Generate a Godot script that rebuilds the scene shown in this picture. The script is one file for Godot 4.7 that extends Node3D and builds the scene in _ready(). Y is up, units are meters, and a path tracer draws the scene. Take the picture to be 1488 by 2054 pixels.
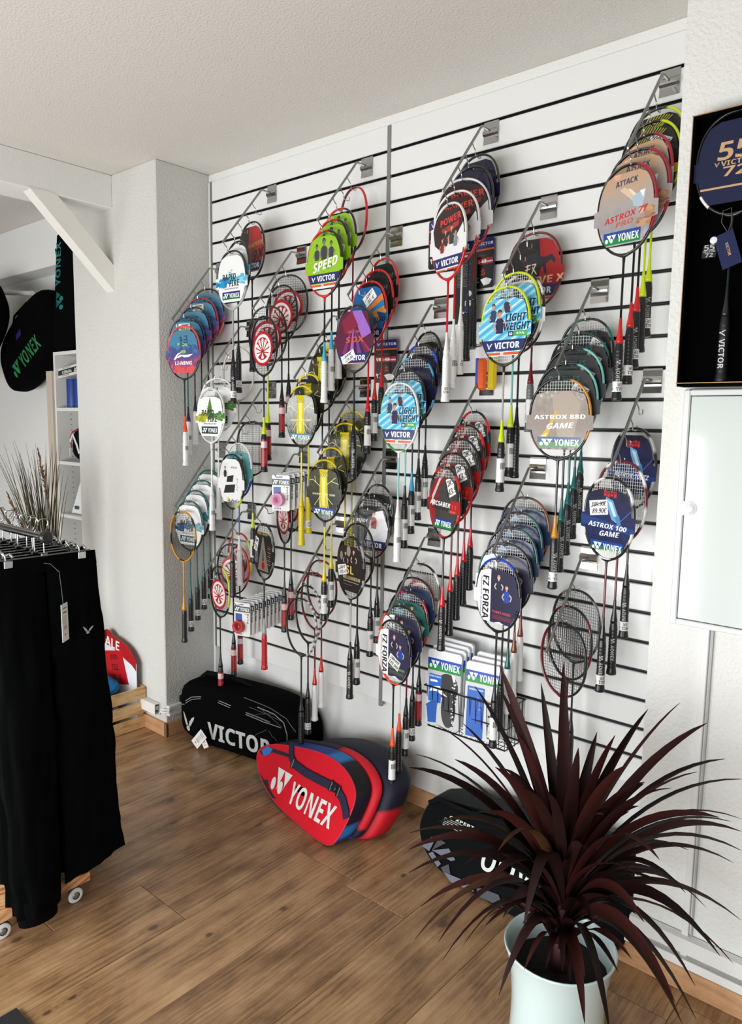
extends Node3D
# A badminton shop corner: slatted display wall with hook bars full of rackets, bags, a plant and a clothes rack.
# Axes: x runs along the display wall to the right, y is up, z comes out of the wall. The floor is y = 0, the wall front is z = 0.

const CEIL := 2.86
var rng := RandomNumberGenerator.new()
var mats := {}
var tris := {}
var meshes := {}
var names := {}
var bold: SystemFont
var heavy: FontVariation
var serif: SystemFont


func _ready() -> void:
	rng.seed = 7
	bold = SystemFont.new()
	bold.font_names = PackedStringArray(["Droid Sans"])
	bold.font_weight = 700
	heavy = FontVariation.new()
	heavy.base_font = bold
	heavy.variation_embolden = 0.35
	serif = SystemFont.new()
	serif.font_names = PackedStringArray(["Droid Serif"])
	serif.font_weight = 700
	camera_and_light()
	setting()
	slatwalls()
	make_cards()
	hook_bars_and_rackets()
	hanging_packs()
	basket_and_packs()
	floor_bags()
	right_wall_things()
	potted_plant()
	clothes_rack()
	sale_crate()
	back_corner()
	floor_mat()


func camera_and_light() -> void:
	var cam := Camera3D.new()
	cam.name = "camera"
	cam.position = Vector3(3.1681, 1.638, 2.4139)
	cam.rotation = Vector3(-0.1216, 0.7108, 0.0140)
	cam.fov = rad_to_deg(2.0 * atan(1027.0 / 1488.05))
	cam.near = 0.02
	cam.far = 60.0
	add_child(cam)
	cam.current = true
	var sky := Sky.new()
	var sm := ProceduralSkyMaterial.new()
	sm.sky_top_color = Color(0.72, 0.80, 0.90)
	sm.sky_horizon_color = Color(0.92, 0.94, 0.96)
	sm.ground_bottom_color = Color(0.42, 0.41, 0.40)
	sm.ground_horizon_color = Color(0.70, 0.70, 0.70)
	sky.sky_material = sm
	var env := Environment.new()
	env.background_mode = Environment.BG_SKY
	env.sky = sky
	env.background_energy_multiplier = 1.6
	env.tonemap_mode = Environment.TONE_MAPPER_LINEAR
	env.tonemap_exposure = 0.98
	env.sdfgi_enabled = true
	env.ssao_enabled = true
	env.ssil_enabled = true
	var we := WorldEnvironment.new()
	we.name = "environment"
	we.environment = env
	add_child(we)
	# daylight through the three shop windows behind the camera: [centre x, centre y, width, height, energy]
	for w in [[0.5, 0.85, 2.2, 1.4, 9.0], [2.75, 0.85, 1.5, 1.4, 6.6], [-2.0, 0.85, 1.0, 1.4, 2.6]]:
		var a := AreaLight3D.new()
		a.name = "window_daylight"
		a.area_size = Vector2(w[2], w[3])
		a.position = Vector3(w[0], w[1], 3.40)
		a.light_color = Color(0.985, 0.995, 1.0)
		a.light_energy = w[4]
		a.set("area_range", 14.0)
		a.shadow_enabled = true
		add_child(a, true)


# ---------------------------------------------------------------- mesh building
class MB:
	var v := PackedVector3Array()
	var n := PackedVector3Array()
	var t := PackedVector2Array()
	var c := PackedColorArray()
	var i := PackedInt32Array()
	var col := Color.WHITE

	func vert(p: Vector3, nn: Vector3, uv := Vector2.ZERO) -> int:
		v.append(p)
		n.append(nn)
		t.append(uv)
		c.append(col)
		return v.size() - 1

	func face(a: int, b: int, d: int) -> void:  # given counter-clockwise from outside, stored clockwise
		i.append(a)
		i.append(d)
		i.append(b)

	func quad(a: Vector3, b: Vector3, d: Vector3, e: Vector3, r := Rect2(0, 0, 1, 1)) -> void:
		var nn := (b - a).cross(d - a)
		if nn.length_squared() < 1e-18:
			nn = (d - a).cross(e - a)
		nn = nn.normalized()
		var k := vert(a, nn, Vector2(r.position.x, r.end.y))
		vert(b, nn, Vector2(r.end.x, r.end.y))
		vert(d, nn, Vector2(r.end.x, r.position.y))
		vert(e, nn, Vector2(r.position.x, r.position.y))
		face(k, k + 1, k + 2)
		face(k, k + 2, k + 3)

	func tri(a: Vector3, b: Vector3, d: Vector3, ua := Vector2.ZERO, ub := Vector2.ZERO, ud := Vector2.ZERO) -> void:
		var nn := (b - a).cross(d - a).normalized()
		var k := vert(a, nn, ua)
		vert(b, nn, ub)
		vert(d, nn, ud)
		face(k, k + 1, k + 2)

	# a box with chamfered edges; uv lengths run along the two longer sides in metres
	func box(ce: Vector3, s: Vector3, bev := 0.0, ba := Basis(), uvo := Vector2.ZERO) -> void:
		var h := s * 0.5
		var b := minf(bev, minf(h.x, minf(h.y, h.z)) * 0.9)
		for ax in 3:
			var u := (ax + 1) % 3
			var w := (ax + 2) % 3
			for sg in [-1.0, 1.0]:
				var q := []
				for k in [[-1, -1], [1, -1], [1, 1], [-1, 1]]:
					var p := Vector3.ZERO
					p[ax] = sg * h[ax]
					p[u] = k[0] * (h[u] - b) * sg
					p[w] = k[1] * (h[w] - b)
					q.append(p)
				var nn := Vector3.ZERO
				nn[ax] = sg
				var k0 := v.size()
				for p in q:
					var uv := Vector2(p.x, p.y) if ax == 2 else (Vector2(p.z, p.y) if ax == 0 else Vector2(p.x, p.z))
					vert(ce + ba * p, ba * nn, uv + uvo)
				face(k0, k0 + 1, k0 + 2)
				face(k0, k0 + 2, k0 + 3)
		if b <= 0.0:
			return
		for ax in 3:
			var u := (ax + 1) % 3
			var w := (ax + 2) % 3
			for su in [-1.0, 1.0]:
				for sw in [-1.0, 1.0]:
					var p := [Vector3.ZERO, Vector3.ZERO, Vector3.ZERO, Vector3.ZERO]
					for k in 4:
						var q := Vector3.ZERO
						q[ax] = (h[ax] - b) * (-1.0 if k == 0 or k == 3 else 1.0)
						q[u] = su * (h[u] if k < 2 else h[u] - b)
						q[w] = sw * (h[w] - b if k < 2 else h[w])
						p[k] = ce + ba * q
					if su * sw > 0:
						quad(p[0], p[1], p[2], p[3])
					else:
						quad(p[3], p[2], p[1], p[0])
		for sx in [-1.0, 1.0]:
			for sy in [-1.0, 1.0]:
				for sz in [-1.0, 1.0]:
					var a := ce + ba * Vector3(sx * h.x, sy * (h.y - b), sz * (h.z - b))
					var d := ce + ba * Vector3(sx * (h.x - b), sy * h.y, sz * (h.z - b))
					var e := ce + ba * Vector3(sx * (h.x - b), sy * (h.y - b), sz * h.z)
					if sx * sy * sz > 0:
						tri(a, d, e)
					else:
						tri(a, e, d)

	# a tube along points; rads is one radius or a list; flat squashes it along the second axis
	func tube(pts: PackedVector3Array, rads, sides := 8, closed := false, flat := 1.0, up := Vector3(0.123, 0.2, 0.97), cols = null) -> void:
		var m := pts.size()
		var base := v.size()
		var prev := up.normalized()
		for k in m:
			var a := pts[(k - 1 + m) % m] if closed or k > 0 else pts[k]
			var b := pts[(k + 1) % m] if closed or k < m - 1 else pts[k]
			var d := (b - a).normalized()
			var y := (prev - d * prev.dot(d))
			y = y.normalized() if y.length() > 1e-4 else d.cross(Vector3(0.3, 0.9, 0.1)).normalized()
			if not closed:
				prev = y
			var x := y.cross(d).normalized()
			var r: float = rads if rads is float else rads[k]
			if cols != null:
				col = cols[k]
			for s in sides:
				var g := TAU * s / sides
				vert(pts[k] + (x * cos(g) + y * sin(g) * flat) * r, (x * cos(g) * flat + y * sin(g)).normalized(), Vector2(float(s) / sides, float(k) / m))
		for k in (m if closed else m - 1):
			for s in sides:
				var a := base + k * sides + s
				var b := base + k * sides + (s + 1) % sides
				var d := base + ((k + 1) % m) * sides + (s + 1) % sides
				var e := base + ((k + 1) % m) * sides + s
				face(a, b, d)
				face(a, d, e)
		if not closed:
			for en in [0, m - 1]:
				var d := (pts[1] - pts[0]).normalized() * -1.0 if en == 0 else (pts[m - 1] - pts[m - 2]).normalized()
				var k0 := vert(pts[en], d)
				for s in sides:
					vert(v[base + en * sides + s], d)
				for s in sides:
					if en > 0:
						face(k0, k0 + 1 + s, k0 + 1 + (s + 1) % sides)
					else:
						face(k0, k0 + 1 + (s + 1) % sides, k0 + 1 + s)

	# profile of (radius, y) turned round the y axis; uv.y runs along the profile
	func lathe(prof: Array, segs := 16, at := Vector3.ZERO, ba := Basis(), smooth := true) -> void:
		var m := prof.size()
		var base := v.size()
		for k in m:
			var a: Vector2 = prof[maxi(k - 1, 0)]
			var b: Vector2 = prof[mini(k + 1, m - 1)]
			var d := (b - a).normalized()
			for s in segs + 1:
				var g := TAU * s / segs
				var p := Vector3(sin(g) * prof[k].x, prof[k].y, cos(g) * prof[k].x)
				var nn := Vector3(sin(g) * d.y, -d.x, cos(g) * d.y) * -1.0
				vert(at + ba * p, (ba * nn * -1.0).normalized(), Vector2(float(s) / segs, float(k) / maxf(1, m - 1)))
		for k in m - 1:
			for s in segs:
				var a := base + k * (segs + 1) + s
				var b := a + 1
				var d := b + segs + 1
				var e := a + segs + 1
				face(a, b, d)
				face(a, d, e)

	# a flat plate: polygon (x, y) from z0 to z1, uv = (p - r.position) / r.size with v downwards
	func plate(poly: PackedVector2Array, z0: float, z1: float, r := Rect2(0, 0, 1, 1), xf := Transform3D()) -> void:
		var idx := Geometry2D.triangulate_polygon(poly)
		var ccw := not Geometry2D.is_polygon_clockwise(poly)
		for fz in 2:
			var z := z1 if fz == 0 else z0
			var nn := xf.basis * Vector3(0, 0, 1 if fz == 0 else -1)
			var k0 := v.size()
			for p in poly:
				vert(xf * Vector3(p.x, p.y, z), nn.normalized(), Vector2((p.x - r.position.x) / r.size.x, 1.0 - (p.y - r.position.y) / r.size.y))
			for k in range(0, idx.size(), 3):
				var a := poly[idx[k]]
				var b := poly[idx[k + 1]]
				var d := poly[idx[k + 2]]
				var pos := (b - a).cross(d - a) > 0
				if pos == (fz == 0):
					face(k0 + idx[k], k0 + idx[k + 1], k0 + idx[k + 2])
				else:
					face(k0 + idx[k], k0 + idx[k + 2], k0 + idx[k + 1])
		var m := poly.size()
		for k in m:
			var a := poly[k]
			var b := poly[(k + 1) % m]
			var q := [xf * Vector3(a.x, a.y, z0), xf * Vector3(b.x, b.y, z0), xf * Vector3(b.x, b.y, z1), xf * Vector3(a.x, a.y, z1)]
			var uv := Rect2((a.x - r.position.x) / r.size.x, 1.0 - (a.y - r.position.y) / r.size.y, 0.0001, 0.0001)
			if ccw:
				quad(q[0], q[1], q[2], q[3], uv)
			else:
				quad(q[1], q[0], q[3], q[2], uv)

	# a smooth surface f(u, v), u and v from 0 to 1; counter-clockwise when u runs right and v runs up
	func grid(nu: int, nv: int, f: Callable, wrap_u := false) -> void:
		var base := v.size()
		for b in nv + 1:
			for a in nu + 1:
				vert(f.call(float(a) / nu, float(b) / nv), Vector3.ZERO, Vector2(float(a) / nu, 1.0 - float(b) / nv))
		for b in nv:
			for a in nu:
				var k := base + b * (nu + 1) + a
				face(k, k + 1, k + nu + 2)
				face(k, k + nu + 2, k + nu + 1)
		smooth(base, wrap_u, nu)

	func smooth(base: int, wrap_u := false, nu := 0) -> void:
		for k in range(base, v.size()):
			n[k] = Vector3.ZERO
		for k in range(0, i.size(), 3):
			if i[k] < base:
				continue
			var nn := (v[i[k + 2]] - v[i[k]]).cross(v[i[k + 1]] - v[i[k]])
			for j in 3:
				n[i[k + j]] += nn
		if wrap_u:
			for k in range(base, v.size(), nu + 1):
				var s := n[k] + n[k + nu]
				n[k] = s
				n[k + nu] = s
		for k in range(base, v.size()):
			n[k] = n[k].normalized() if n[k].length_squared() > 1e-20 else Vector3.UP

	func moved(xf: Transform3D, base := 0) -> void:
		for k in range(base, v.size()):
			v[k] = xf * v[k]
			n[k] = (xf.basis * n[k]).normalized()

	func mesh() -> ArrayMesh:
		var a := []
		a.resize(Mesh.ARRAY_MAX)
		a[Mesh.ARRAY_VERTEX] = v
		a[Mesh.ARRAY_NORMAL] = n
		a[Mesh.ARRAY_TEX_UV] = t
		a[Mesh.ARRAY_COLOR] = c
		a[Mesh.ARRAY_INDEX] = i
		var m := ArrayMesh.new()
		m.add_surface_from_arrays(Mesh.PRIMITIVE_TRIANGLES, a)
		return m


func poly(a: Array) -> PackedVector2Array:
	var p := PackedVector2Array()
	for k in range(0, a.size(), 2):
		p.append(Vector2(a[k], a[k + 1]))
	return p


func pts3(a: Array) -> PackedVector3Array:
	var p := PackedVector3Array()
	for k in a:
		p.append(k)
	return p


# ---------------------------------------------------------------- nodes
func numbered(called: String) -> String:
	var k: int = names.get(called, -1) + 1
	names[called] = k
	return called if k == 0 else "%s_%03d" % [called, k]


func part(called: String, m, mt: Material, parent: Node3D, at := Vector3.ZERO, rot := Vector3.ZERO) -> MeshInstance3D:
	var o := MeshInstance3D.new()
	o.name = called
	o.mesh = m.mesh() if m is MB else m
	o.material_override = mt
	o.position = at
	o.rotation = rot
	var k := 0
	while parent.has_node(NodePath(String(o.name))):
		k += 1
		o.name = "%s_%03d" % [called, k]
	parent.add_child(o, true)
	return o


func tag(o: Node3D, label: String, category: String, group := "") -> Node3D:
	o.set_meta("label", label)
	o.set_meta("category", category)
	if group:
		o.set_meta("group", group)
	return o


func thing(called: String, label: String, category: String, at := Vector3.ZERO, turn := 0.0, group := "") -> Node3D:
	var o := Node3D.new()
	o.name = numbered(called)
	add_child(o, true)
	o.position = at
	o.rotation.y = turn
	return tag(o, label, category, group)


func single(called: String, m, mt: Material, label: String, category: String, group := "", at := Vector3.ZERO) -> MeshInstance3D:
	var o := MeshInstance3D.new()
	o.name = numbered(called)
	o.mesh = m.mesh() if m is MB else m
	o.material_override = mt
	o.position = at
	add_child(o, true)
	tag(o, label, category, group)
	return o


func struct(called: String, m: MB, mt: Material, parent: Node3D = null) -> MeshInstance3D:
	var o := MeshInstance3D.new()
	o.name = called
	o.mesh = m.mesh()
	o.material_override = mt
	o.set_meta("kind", "structure")
	(self if parent == null else parent).add_child(o, true)
	return o


# ---------------------------------------------------------------- materials
func mat(c: Color, rough := 0.6, metal := 0.0, coat := 0.0) -> StandardMaterial3D:
	var key := "%s %.2f %.2f %.2f" % [c.to_html(), rough, metal, coat]
	if mats.has(key):
		return mats[key]
	var m := StandardMaterial3D.new()
	m.albedo_color = c
	m.roughness = rough
	m.metallic = metal
	if coat > 0.0:
		m.clearcoat_enabled = true
		m.clearcoat = coat
		m.clearcoat_roughness = 0.12
	mats[key] = m
	return m


func vcol(rough := 0.3, coat := 0.0, metal := 0.0) -> StandardMaterial3D:
	var key := "v%.2f %.2f %.2f" % [rough, coat, metal]
	if mats.has(key):
		return mats[key]
	var m := StandardMaterial3D.new()
	m.vertex_color_use_as_albedo = true
	m.roughness = rough
	m.metallic = metal
	if coat > 0.0:
		m.clearcoat_enabled = true
		m.clearcoat = coat
		m.clearcoat_roughness = 0.15
	mats[key] = m
	return m


func lin(r: int, g: int, b: int) -> Color:
	return Color8(r, g, b).srgb_to_linear()


func rgb(r: int, g: int, b: int) -> Color:
	return Color8(r, g, b)


func textured(img: Image, rough := 0.5, coat := 0.0) -> StandardMaterial3D:
	var m := StandardMaterial3D.new()
	m.albedo_texture = ImageTexture.create_from_image(img)
	m.roughness = rough
	if coat > 0.0:
		m.clearcoat_enabled = true
		m.clearcoat = coat
		m.clearcoat_roughness = 0.1
	return m


func noise_tex(freq: float, seed_: int, kind := FastNoiseLite.TYPE_SIMPLEX_SMOOTH, oct := 3, size := 512) -> NoiseTexture2D:
	var f := FastNoiseLite.new()
	f.seed = seed_
	f.noise_type = kind
	f.frequency = freq
	f.fractal_octaves = oct
	var t := NoiseTexture2D.new()
	t.width = size
	t.height = size
	t.seamless = true
	t.noise = f
	return t


func plaster(c: Color, bump_cm: float, scale: float, seed_: int) -> StandardMaterial3D:
	var m := StandardMaterial3D.new()
	m.albedo_color = c
	m.roughness = 0.92
	m.heightmap_enabled = true
	m.heightmap_scale = bump_cm
	m.heightmap_texture = noise_tex(0.03, seed_)
	m.uv1_triplanar = true
	m.uv1_world_triplanar = true
	m.uv1_scale = Vector3.ONE * scale
	return m


func cloth(c: Color, rim := 0.0) -> StandardMaterial3D:
	var key := "cloth%s%.2f" % [c.to_html(), rim]
	if mats.has(key):
		return mats[key]
	var m := StandardMaterial3D.new()
	m.albedo_color = c
	m.roughness = 0.9
	m.metallic_specular = 0.12 if c.get_luminance() < 0.15 else 0.4
	if rim > 0.0:
		m.rim_enabled = true
		m.rim = rim
	mats[key] = m
	return m


# wood: grain along v (the second texture axis), knots, pores
func wood_image(w: int, h: int, seed_: int, dark: Color, mid: Color, light: Color, streak := 1.0, knots := 2) -> Image:
	var r := RandomNumberGenerator.new()
	r.seed = seed_
	var f := FastNoiseLite.new()
	f.seed = seed_
	f.noise_type = FastNoiseLite.TYPE_SIMPLEX_SMOOTH
	f.fractal_octaves = 4
	f.frequency = 1.0
	var kn := []
	for k in knots:
		kn.append(Vector3(r.randf(), r.randf(), r.randf_range(0.014, 0.03)))
	var im := Image.create(w, h, false, Image.FORMAT_RGB8)
	for y in h:
		for x in w:
			var u := float(x) / w
			var q := float(y) / h
			var bend := f.get_noise_2d(u * 1.2, q * 2.0) * 0.16
			var g := f.get_noise_2d((u + bend * 0.3) * 17.0, q * 1.6)
			var fine := f.get_noise_2d(u * 120.0 + 40.0, q * 14.0)
			var pore := f.get_noise_2d(u * 60.0 + 7.0, q * 40.0)
			var big := f.get_noise_2d(u * 2.0 + 9.0, q * 5.0 + 3.0)
			var val := 0.52 + g * 0.40 * streak + fine * 0.20 * streak + big * 0.42 + pore * 0.10
			for k in kn:
				var e := Vector2((u - k.x) * 0.27, (q - k.y) * 0.8)
				var d = e.length() / k.z
				if d < 4.0:
					val -= exp(-d * d * 6.0) * 0.55
					val -= (0.5 + 0.5 * sin(d * 9.0 + g * 3.0)) * 0.22 * exp(-d * 0.9)
			val = clampf(val, 0.0, 1.0)
			im.set_pixel(x, y, dark.lerp(mid, minf(1.0, val * 2.0)) if val < 0.5 else mid.lerp(light, val * 2.0 - 1.0))
	return im


# ---------------------------------------------------------------- lettering
func text_tris(s: String, f: Font = null) -> Array:  # [triangle corners with y down, 0..1 high, aspect]
	var key := s + ("s" if f == serif else ("h" if f == heavy else "b"))
	if tris.has(key):
		return tris[key]
	var tm := TextMesh.new()
	tm.font = f if f else bold
	tm.text = s
	tm.font_size = 64
	tm.depth = 0.0
	tm.curve_step = 3.0
	var a = tm.get_mesh_arrays()
	var vv: PackedVector3Array = a[Mesh.ARRAY_VERTEX]
	var lo := Vector2(1e9, 1e9)
	var hi := -lo
	for p in vv:
		lo = lo.min(Vector2(p.x, p.y))
		hi = hi.max(Vector2(p.x, p.y))
	var h := maxf(1e-6, hi.y - lo.y)
	var out := PackedVector2Array()
	for p in vv:
		out.append(Vector2((p.x - lo.x) / h, (hi.y - p.y) / h))
	tris[key] = [out, (hi.x - lo.x) / h]
	return tris[key]


# flat lettering w x h mapped through f(Vector2 with x right and y up, from the lower left corner) -> Vector3
func lettering(s: String, w: float, h: float, f: Callable, font: Font = null) -> MB:
	var m := MB.new()
	var tt := text_tris(s, font)
	var q: PackedVector2Array = tt[0]
	for k in range(0, q.size(), 3):
		var p := []
		for j in 3:
			p.append(f.call(Vector2(q[k + j].x / tt[1] * w, (1.0 - q[k + j].y) * h)))
		m.tri(p[0], p[2], p[1])
	return m


func flat_poly(a: PackedVector2Array, f: Callable) -> MB:
	var m := MB.new()
	var idx := Geometry2D.triangulate_polygon(a)
	for k in range(0, idx.size(), 3):
		var p := a[idx[k]]
		var q := a[idx[k + 1]]
		var r := a[idx[k + 2]]
		if (q - p).cross(r - p) > 0:
			m.tri(f.call(p), f.call(q), f.call(r))
		else:
			m.tri(f.call(p), f.call(r), f.call(q))
	return m


func join(a: MB, b: MB) -> void:
	var k0 := a.v.size()
	a.v.append_array(b.v)
	a.n.append_array(b.n)
	a.t.append_array(b.t)
	a.c.append_array(b.c)
	for k in b.i:
		a.i.append(k + k0)


func ellipse(cx: float, cy: float, rx: float, ry: float, n := 20) -> PackedVector2Array:
	var p := PackedVector2Array()
	for k in n:
		p.append(Vector2(cx + cos(TAU * k / n) * rx, cy + sin(TAU * k / n) * ry))
	return p


# the wing-and-shuttle marks, as polygons in a unit box (x right, y up)
func bird_polys() -> Array:
	return [poly([0.0, 1.0, 0.10, 0.97, 0.30, 0.70, 0.45, 0.36, 0.30, 0.30, 0.16, 0.55]), poly([0.52, 0.36, 0.60, 0.58, 0.80, 0.82, 1.0, 0.92, 0.98, 0.78, 0.72, 0.40, 0.62, 0.28]), ellipse(0.45, 0.16, 0.15, 0.16)]


func twin_polys() -> Array:
	return [poly([0.12, 1.0, 0.54, 1.0, 0.40, 0.10, 0.40, 0.30]), poly([0.12, 1.0, 0.50, 1.0, 0.36, 0.42]), poly([0.56, 1.0, 1.0, 1.0, 0.64, 0.0, 0.78, 0.42]), poly([0.56, 1.0, 1.0, 1.0, 0.80, 0.42]), ellipse(0.13, 0.28, 0.13, 0.28), ellipse(0.58, 0.28, 0.13, 0.28)]


# ---------------------------------------------------------------- painting of print
class CV:
	var im: Image
	var s := 2.0
	var fat := true
	var main

	func _init(owner_, w_mm: float, h_mm: float, px_per_mm: float, bg: Color) -> void:
		main = owner_
		s = px_per_mm
		im = Image.create(int(w_mm * s), int(h_mm * s), false, Image.FORMAT_RGB8)
		im.fill(bg)

	func rect(x: float, y: float, w: float, h: float, c: Color) -> void:
		im.fill_rect(Rect2i(int(x * s), int(y * s), maxi(1, int(w * s)), maxi(1, int(h * s))), c)

	func tri(a: Vector2, b: Vector2, d: Vector2, c: Color) -> void:
		var p := [a * s, b * s, d * s]
		p.sort_custom(func(q, r): return q.y < r.y)
		var y0 := maxi(0, int(ceil(p[0].y - 0.5)))
		var y1 := mini(im.get_height() - 1, int(ceil(p[2].y - 0.5)) - 1)
		for y in range(y0, y1 + 1):
			var fy := y + 0.5
			var xa: float = p[0].x + (p[2].x - p[0].x) * (fy - p[0].y) / maxf(1e-6, p[2].y - p[0].y)
			var xb: float
			if fy < p[1].y:
				xb = p[0].x + (p[1].x - p[0].x) * (fy - p[0].y) / maxf(1e-6, p[1].y - p[0].y)
			else:
				xb = p[1].x + (p[2].x - p[1].x) * (fy - p[1].y) / maxf(1e-6, p[2].y - p[1].y)
			var l := int(round(minf(xa, xb)))
			var r := int(round(maxf(xa, xb)))
			if r > l:
				im.fill_rect(Rect2i(l, y, r - l, 1), c)

	func pol(a: PackedVector2Array, c: Color) -> void:
		var idx := Geometry2D.triangulate_polygon(a)
		for k in range(0, idx.size(), 3):
			tri(a[idx[k]], a[idx[k + 1]], a[idx[k + 2]], c)

	func ell(x: float, y: float, rx: float, ry: float, c: Color) -> void:
		pol(main.ellipse(x, y, rx, ry, 24), c)

	func line(x0: float, y0: float, x1: float, y1: float, w: float, c: Color) -> void:
		var d := Vector2(x1 - x0, y1 - y0).normalized()
		var q := Vector2(-d.y, d.x) * w * 0.5
		var a := Vector2(x0, y0)
		var b := Vector2(x1, y1)
		tri(a + q, b + q, b - q, c)
		tri(a + q, b - q, a - q, c)

	# text of height h with its left (or centre) at x and its top at y; wide stretches, shear slants, turn rotates round (x, y)
	func text(st: String, x: float, y: float, h: float, c: Color, wide := 1.0, shear := 0.0, turn := 0.0, centred := true, font: Font = null) -> void:
		var tt: Array = main.text_tris(st, font)
		var q: PackedVector2Array = tt[0]
		var w: float = tt[1] * wide
		var xf := Transform2D(turn, Vector2(x, y))
		for k in range(0, q.size(), 3):
			var p := []
			for j in 3:
				var e := q[k + j]
				p.append(xf * Vector2((e.x * wide - (w * 0.5 if centred else 0.0) + (1.0 - e.y) * shear) * h, e.y * h))
			tri(p[0], p[1], p[2], c)
			var f := xf.basis_xform(Vector2(h * 0.028 * minf(wide, 1.0), 0.0)) if fat else Vector2.ZERO
			if fat:
				tri(p[0] + f, p[1] + f, p[2] + f, c)

	func marks(polys: Array, x: float, y: float, w: float, h: float, c: Color, turn := 0.0) -> void:
		var xf := Transform2D(turn, Vector2(x, y))
		for a in polys:
			var b := PackedVector2Array()
			for p in a:
				b.append(xf * Vector2(p.x * w, (1.0 - p.y) * h))
			pol(b, c)

	func brand_box(x: float, y: float, w: float, h: float, top := Color8(16, 62, 148), low := Color8(8, 128, 62)) -> void:
		rect(x, y, w, h * 0.52, top)
		rect(x, y + h * 0.5, w, h * 0.5, low)
		marks(main.twin_polys(), x + w * 0.05, y + h * 0.18, w * 0.30, h * 0.64, Color8(248, 250, 248))
		text("YONEX", x + w * 0.67, y + h * 0.2, h * 0.6, Color8(248, 250, 248), w * 0.56 / (h * 0.6) / main.text_tris("YONEX")[1])

	func navy_band(y: float, h: float, tail := true) -> void:
		rect(0, y, 210, h, Color8(28, 36, 98))
		marks(main.bird_polys(), 36, y + h * 0.2, h * 0.62, h * 0.58, Color8(245, 246, 248))
		text("VICTOR", 118, y + h * 0.2, h * 0.58, Color8(245, 246, 248), 100.0 / (h * 0.58) / main.text_tris("VICTOR", main.heavy)[1], 0.0, 0.0, true, main.heavy)
		if tail:
			rect(0, y + h + 3, 210, 80, Color8(238, 240, 240))
			rect(0, y + h + 4, 210, 9, Color8(214, 84, 44))
			rect(92, y + h + 4, 14, 10, Color8(205, 200, 195))
			pol(main.poly([52, y + h + 30, 66, y + h + 24, 66, y + h + 36]), Color8(190, 40, 50))
			for k in 3:
				rect(70, y + h + 23 + k * 5, 72 - k * 22, 1.6, Color8(60, 60, 70))

	func grad(stops: Array, amount := 0.0, seed_ := 1, fx := 0.02, fy := 0.02) -> void:  # [[y 0..1, colour], ...] with soft noise
		var w := 70
		var h := 90
		var g := Image.create(w, h, false, Image.FORMAT_RGB8)
		var f := FastNoiseLite.new()
		f.seed = seed_
		f.frequency = 1.0
		f.fractal_octaves = 3
		for y in h:
			for x in w:
				var q := float(y) / h + f.get_noise_2d(x * fx * 3.0, y * fy * 3.0) * amount
				var k := 0
				while k < stops.size() - 2 and q > stops[k + 1][0]:
					k += 1
				var e := clampf((q - stops[k][0]) / maxf(1e-5, stops[k + 1][0] - stops[k][0]), 0.0, 1.0)
				g.set_pixel(x, y, (stops[k][1] as Color).lerp(stops[k + 1][1], e))
		g.resize(im.get_width(), im.get_height(), Image.INTERPOLATE_CUBIC)
		im.blit_rect(g, Rect2i(0, 0, g.get_width(), g.get_height()), Vector2i.ZERO)

	# soft colour blobs inside a band, like watercolour or smoke
	func smoke(x0: float, y0: float, x1: float, y1: float, cols: Array, count: int, size: float, seed_: int) -> void:
		var r := RandomNumberGenerator.new()
		r.seed = seed_
		for k in count:
			var c: Color = cols[r.randi() % cols.size()]
			var e := PackedVector2Array()
			var cx := r.randf_range(x0, x1)
			var cy := r.randf_range(y0, y1)
			var z := size * r.randf_range(0.4, 1.1)
			for j in 9:
				var d := z * r.randf_range(0.6, 1.2) as float
				e.append(Vector2(cx + cos(TAU * j / 9) * d * 1.3, cy + sin(TAU * j / 9) * d * 0.8))
			pol(e, c)

	# a player from the waist up: head, hair, shirt, arms
	func player(x: float, y: float, z: float, skin: Color, hair: Color, shirt: Color, lean := 0.0) -> void:
		pol(main.poly([x - 0.62 * z, y + 0.95 * z, x - 0.30 * z, y + 0.55 * z, x + 0.30 * z, y + 0.55 * z, x + 0.66 * z, y + 0.95 * z, x + (0.52 + lean) * z, y + 2.3 * z, x - (0.5 - lean) * z, y + 2.3 * z]), shirt)
		line(x - 0.52 * z, y + 1.0 * z, x - 0.85 * z, y + 1.6 * z, 0.22 * z, skin)
		line(x - 0.85 * z, y + 1.6 * z, x - 0.45 * z, y + 2.0 * z, 0.19 * z, skin)
		line(x + 0.55 * z, y + 1.0 * z, x + 0.95 * z, y + 1.4 * z, 0.22 * z, skin)
		line(x + 0.95 * z, y + 1.4 * z, x + 0.70 * z, y + 2.0 * z, 0.19 * z, skin)
		rect(x - 0.13 * z, y + 0.3 * z, 0.26 * z, 0.32 * z, skin.darkened(0.15))
		ell(x, y - 0.05 * z, 0.33 * z, 0.42 * z, hair)
		ell(x, y + 0.05 * z, 0.27 * z, 0.36 * z, skin)
		ell(x - 0.10 * z, y - 0.0 * z, 0.045 * z, 0.03 * z, hair.darkened(0.2))
		ell(x + 0.10 * z, y - 0.0 * z, 0.045 * z, 0.03 * z, hair.darkened(0.2))
		line(x - 0.09 * z, y + 0.24 * z, x + 0.09 * z, y + 0.24 * z, 0.04 * z, skin.darkened(0.5))
		line(x - 0.25 * z, y - 0.2 * z, x + 0.25 * z, y - 0.2 * z, 0.12 * z, hair)

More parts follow.
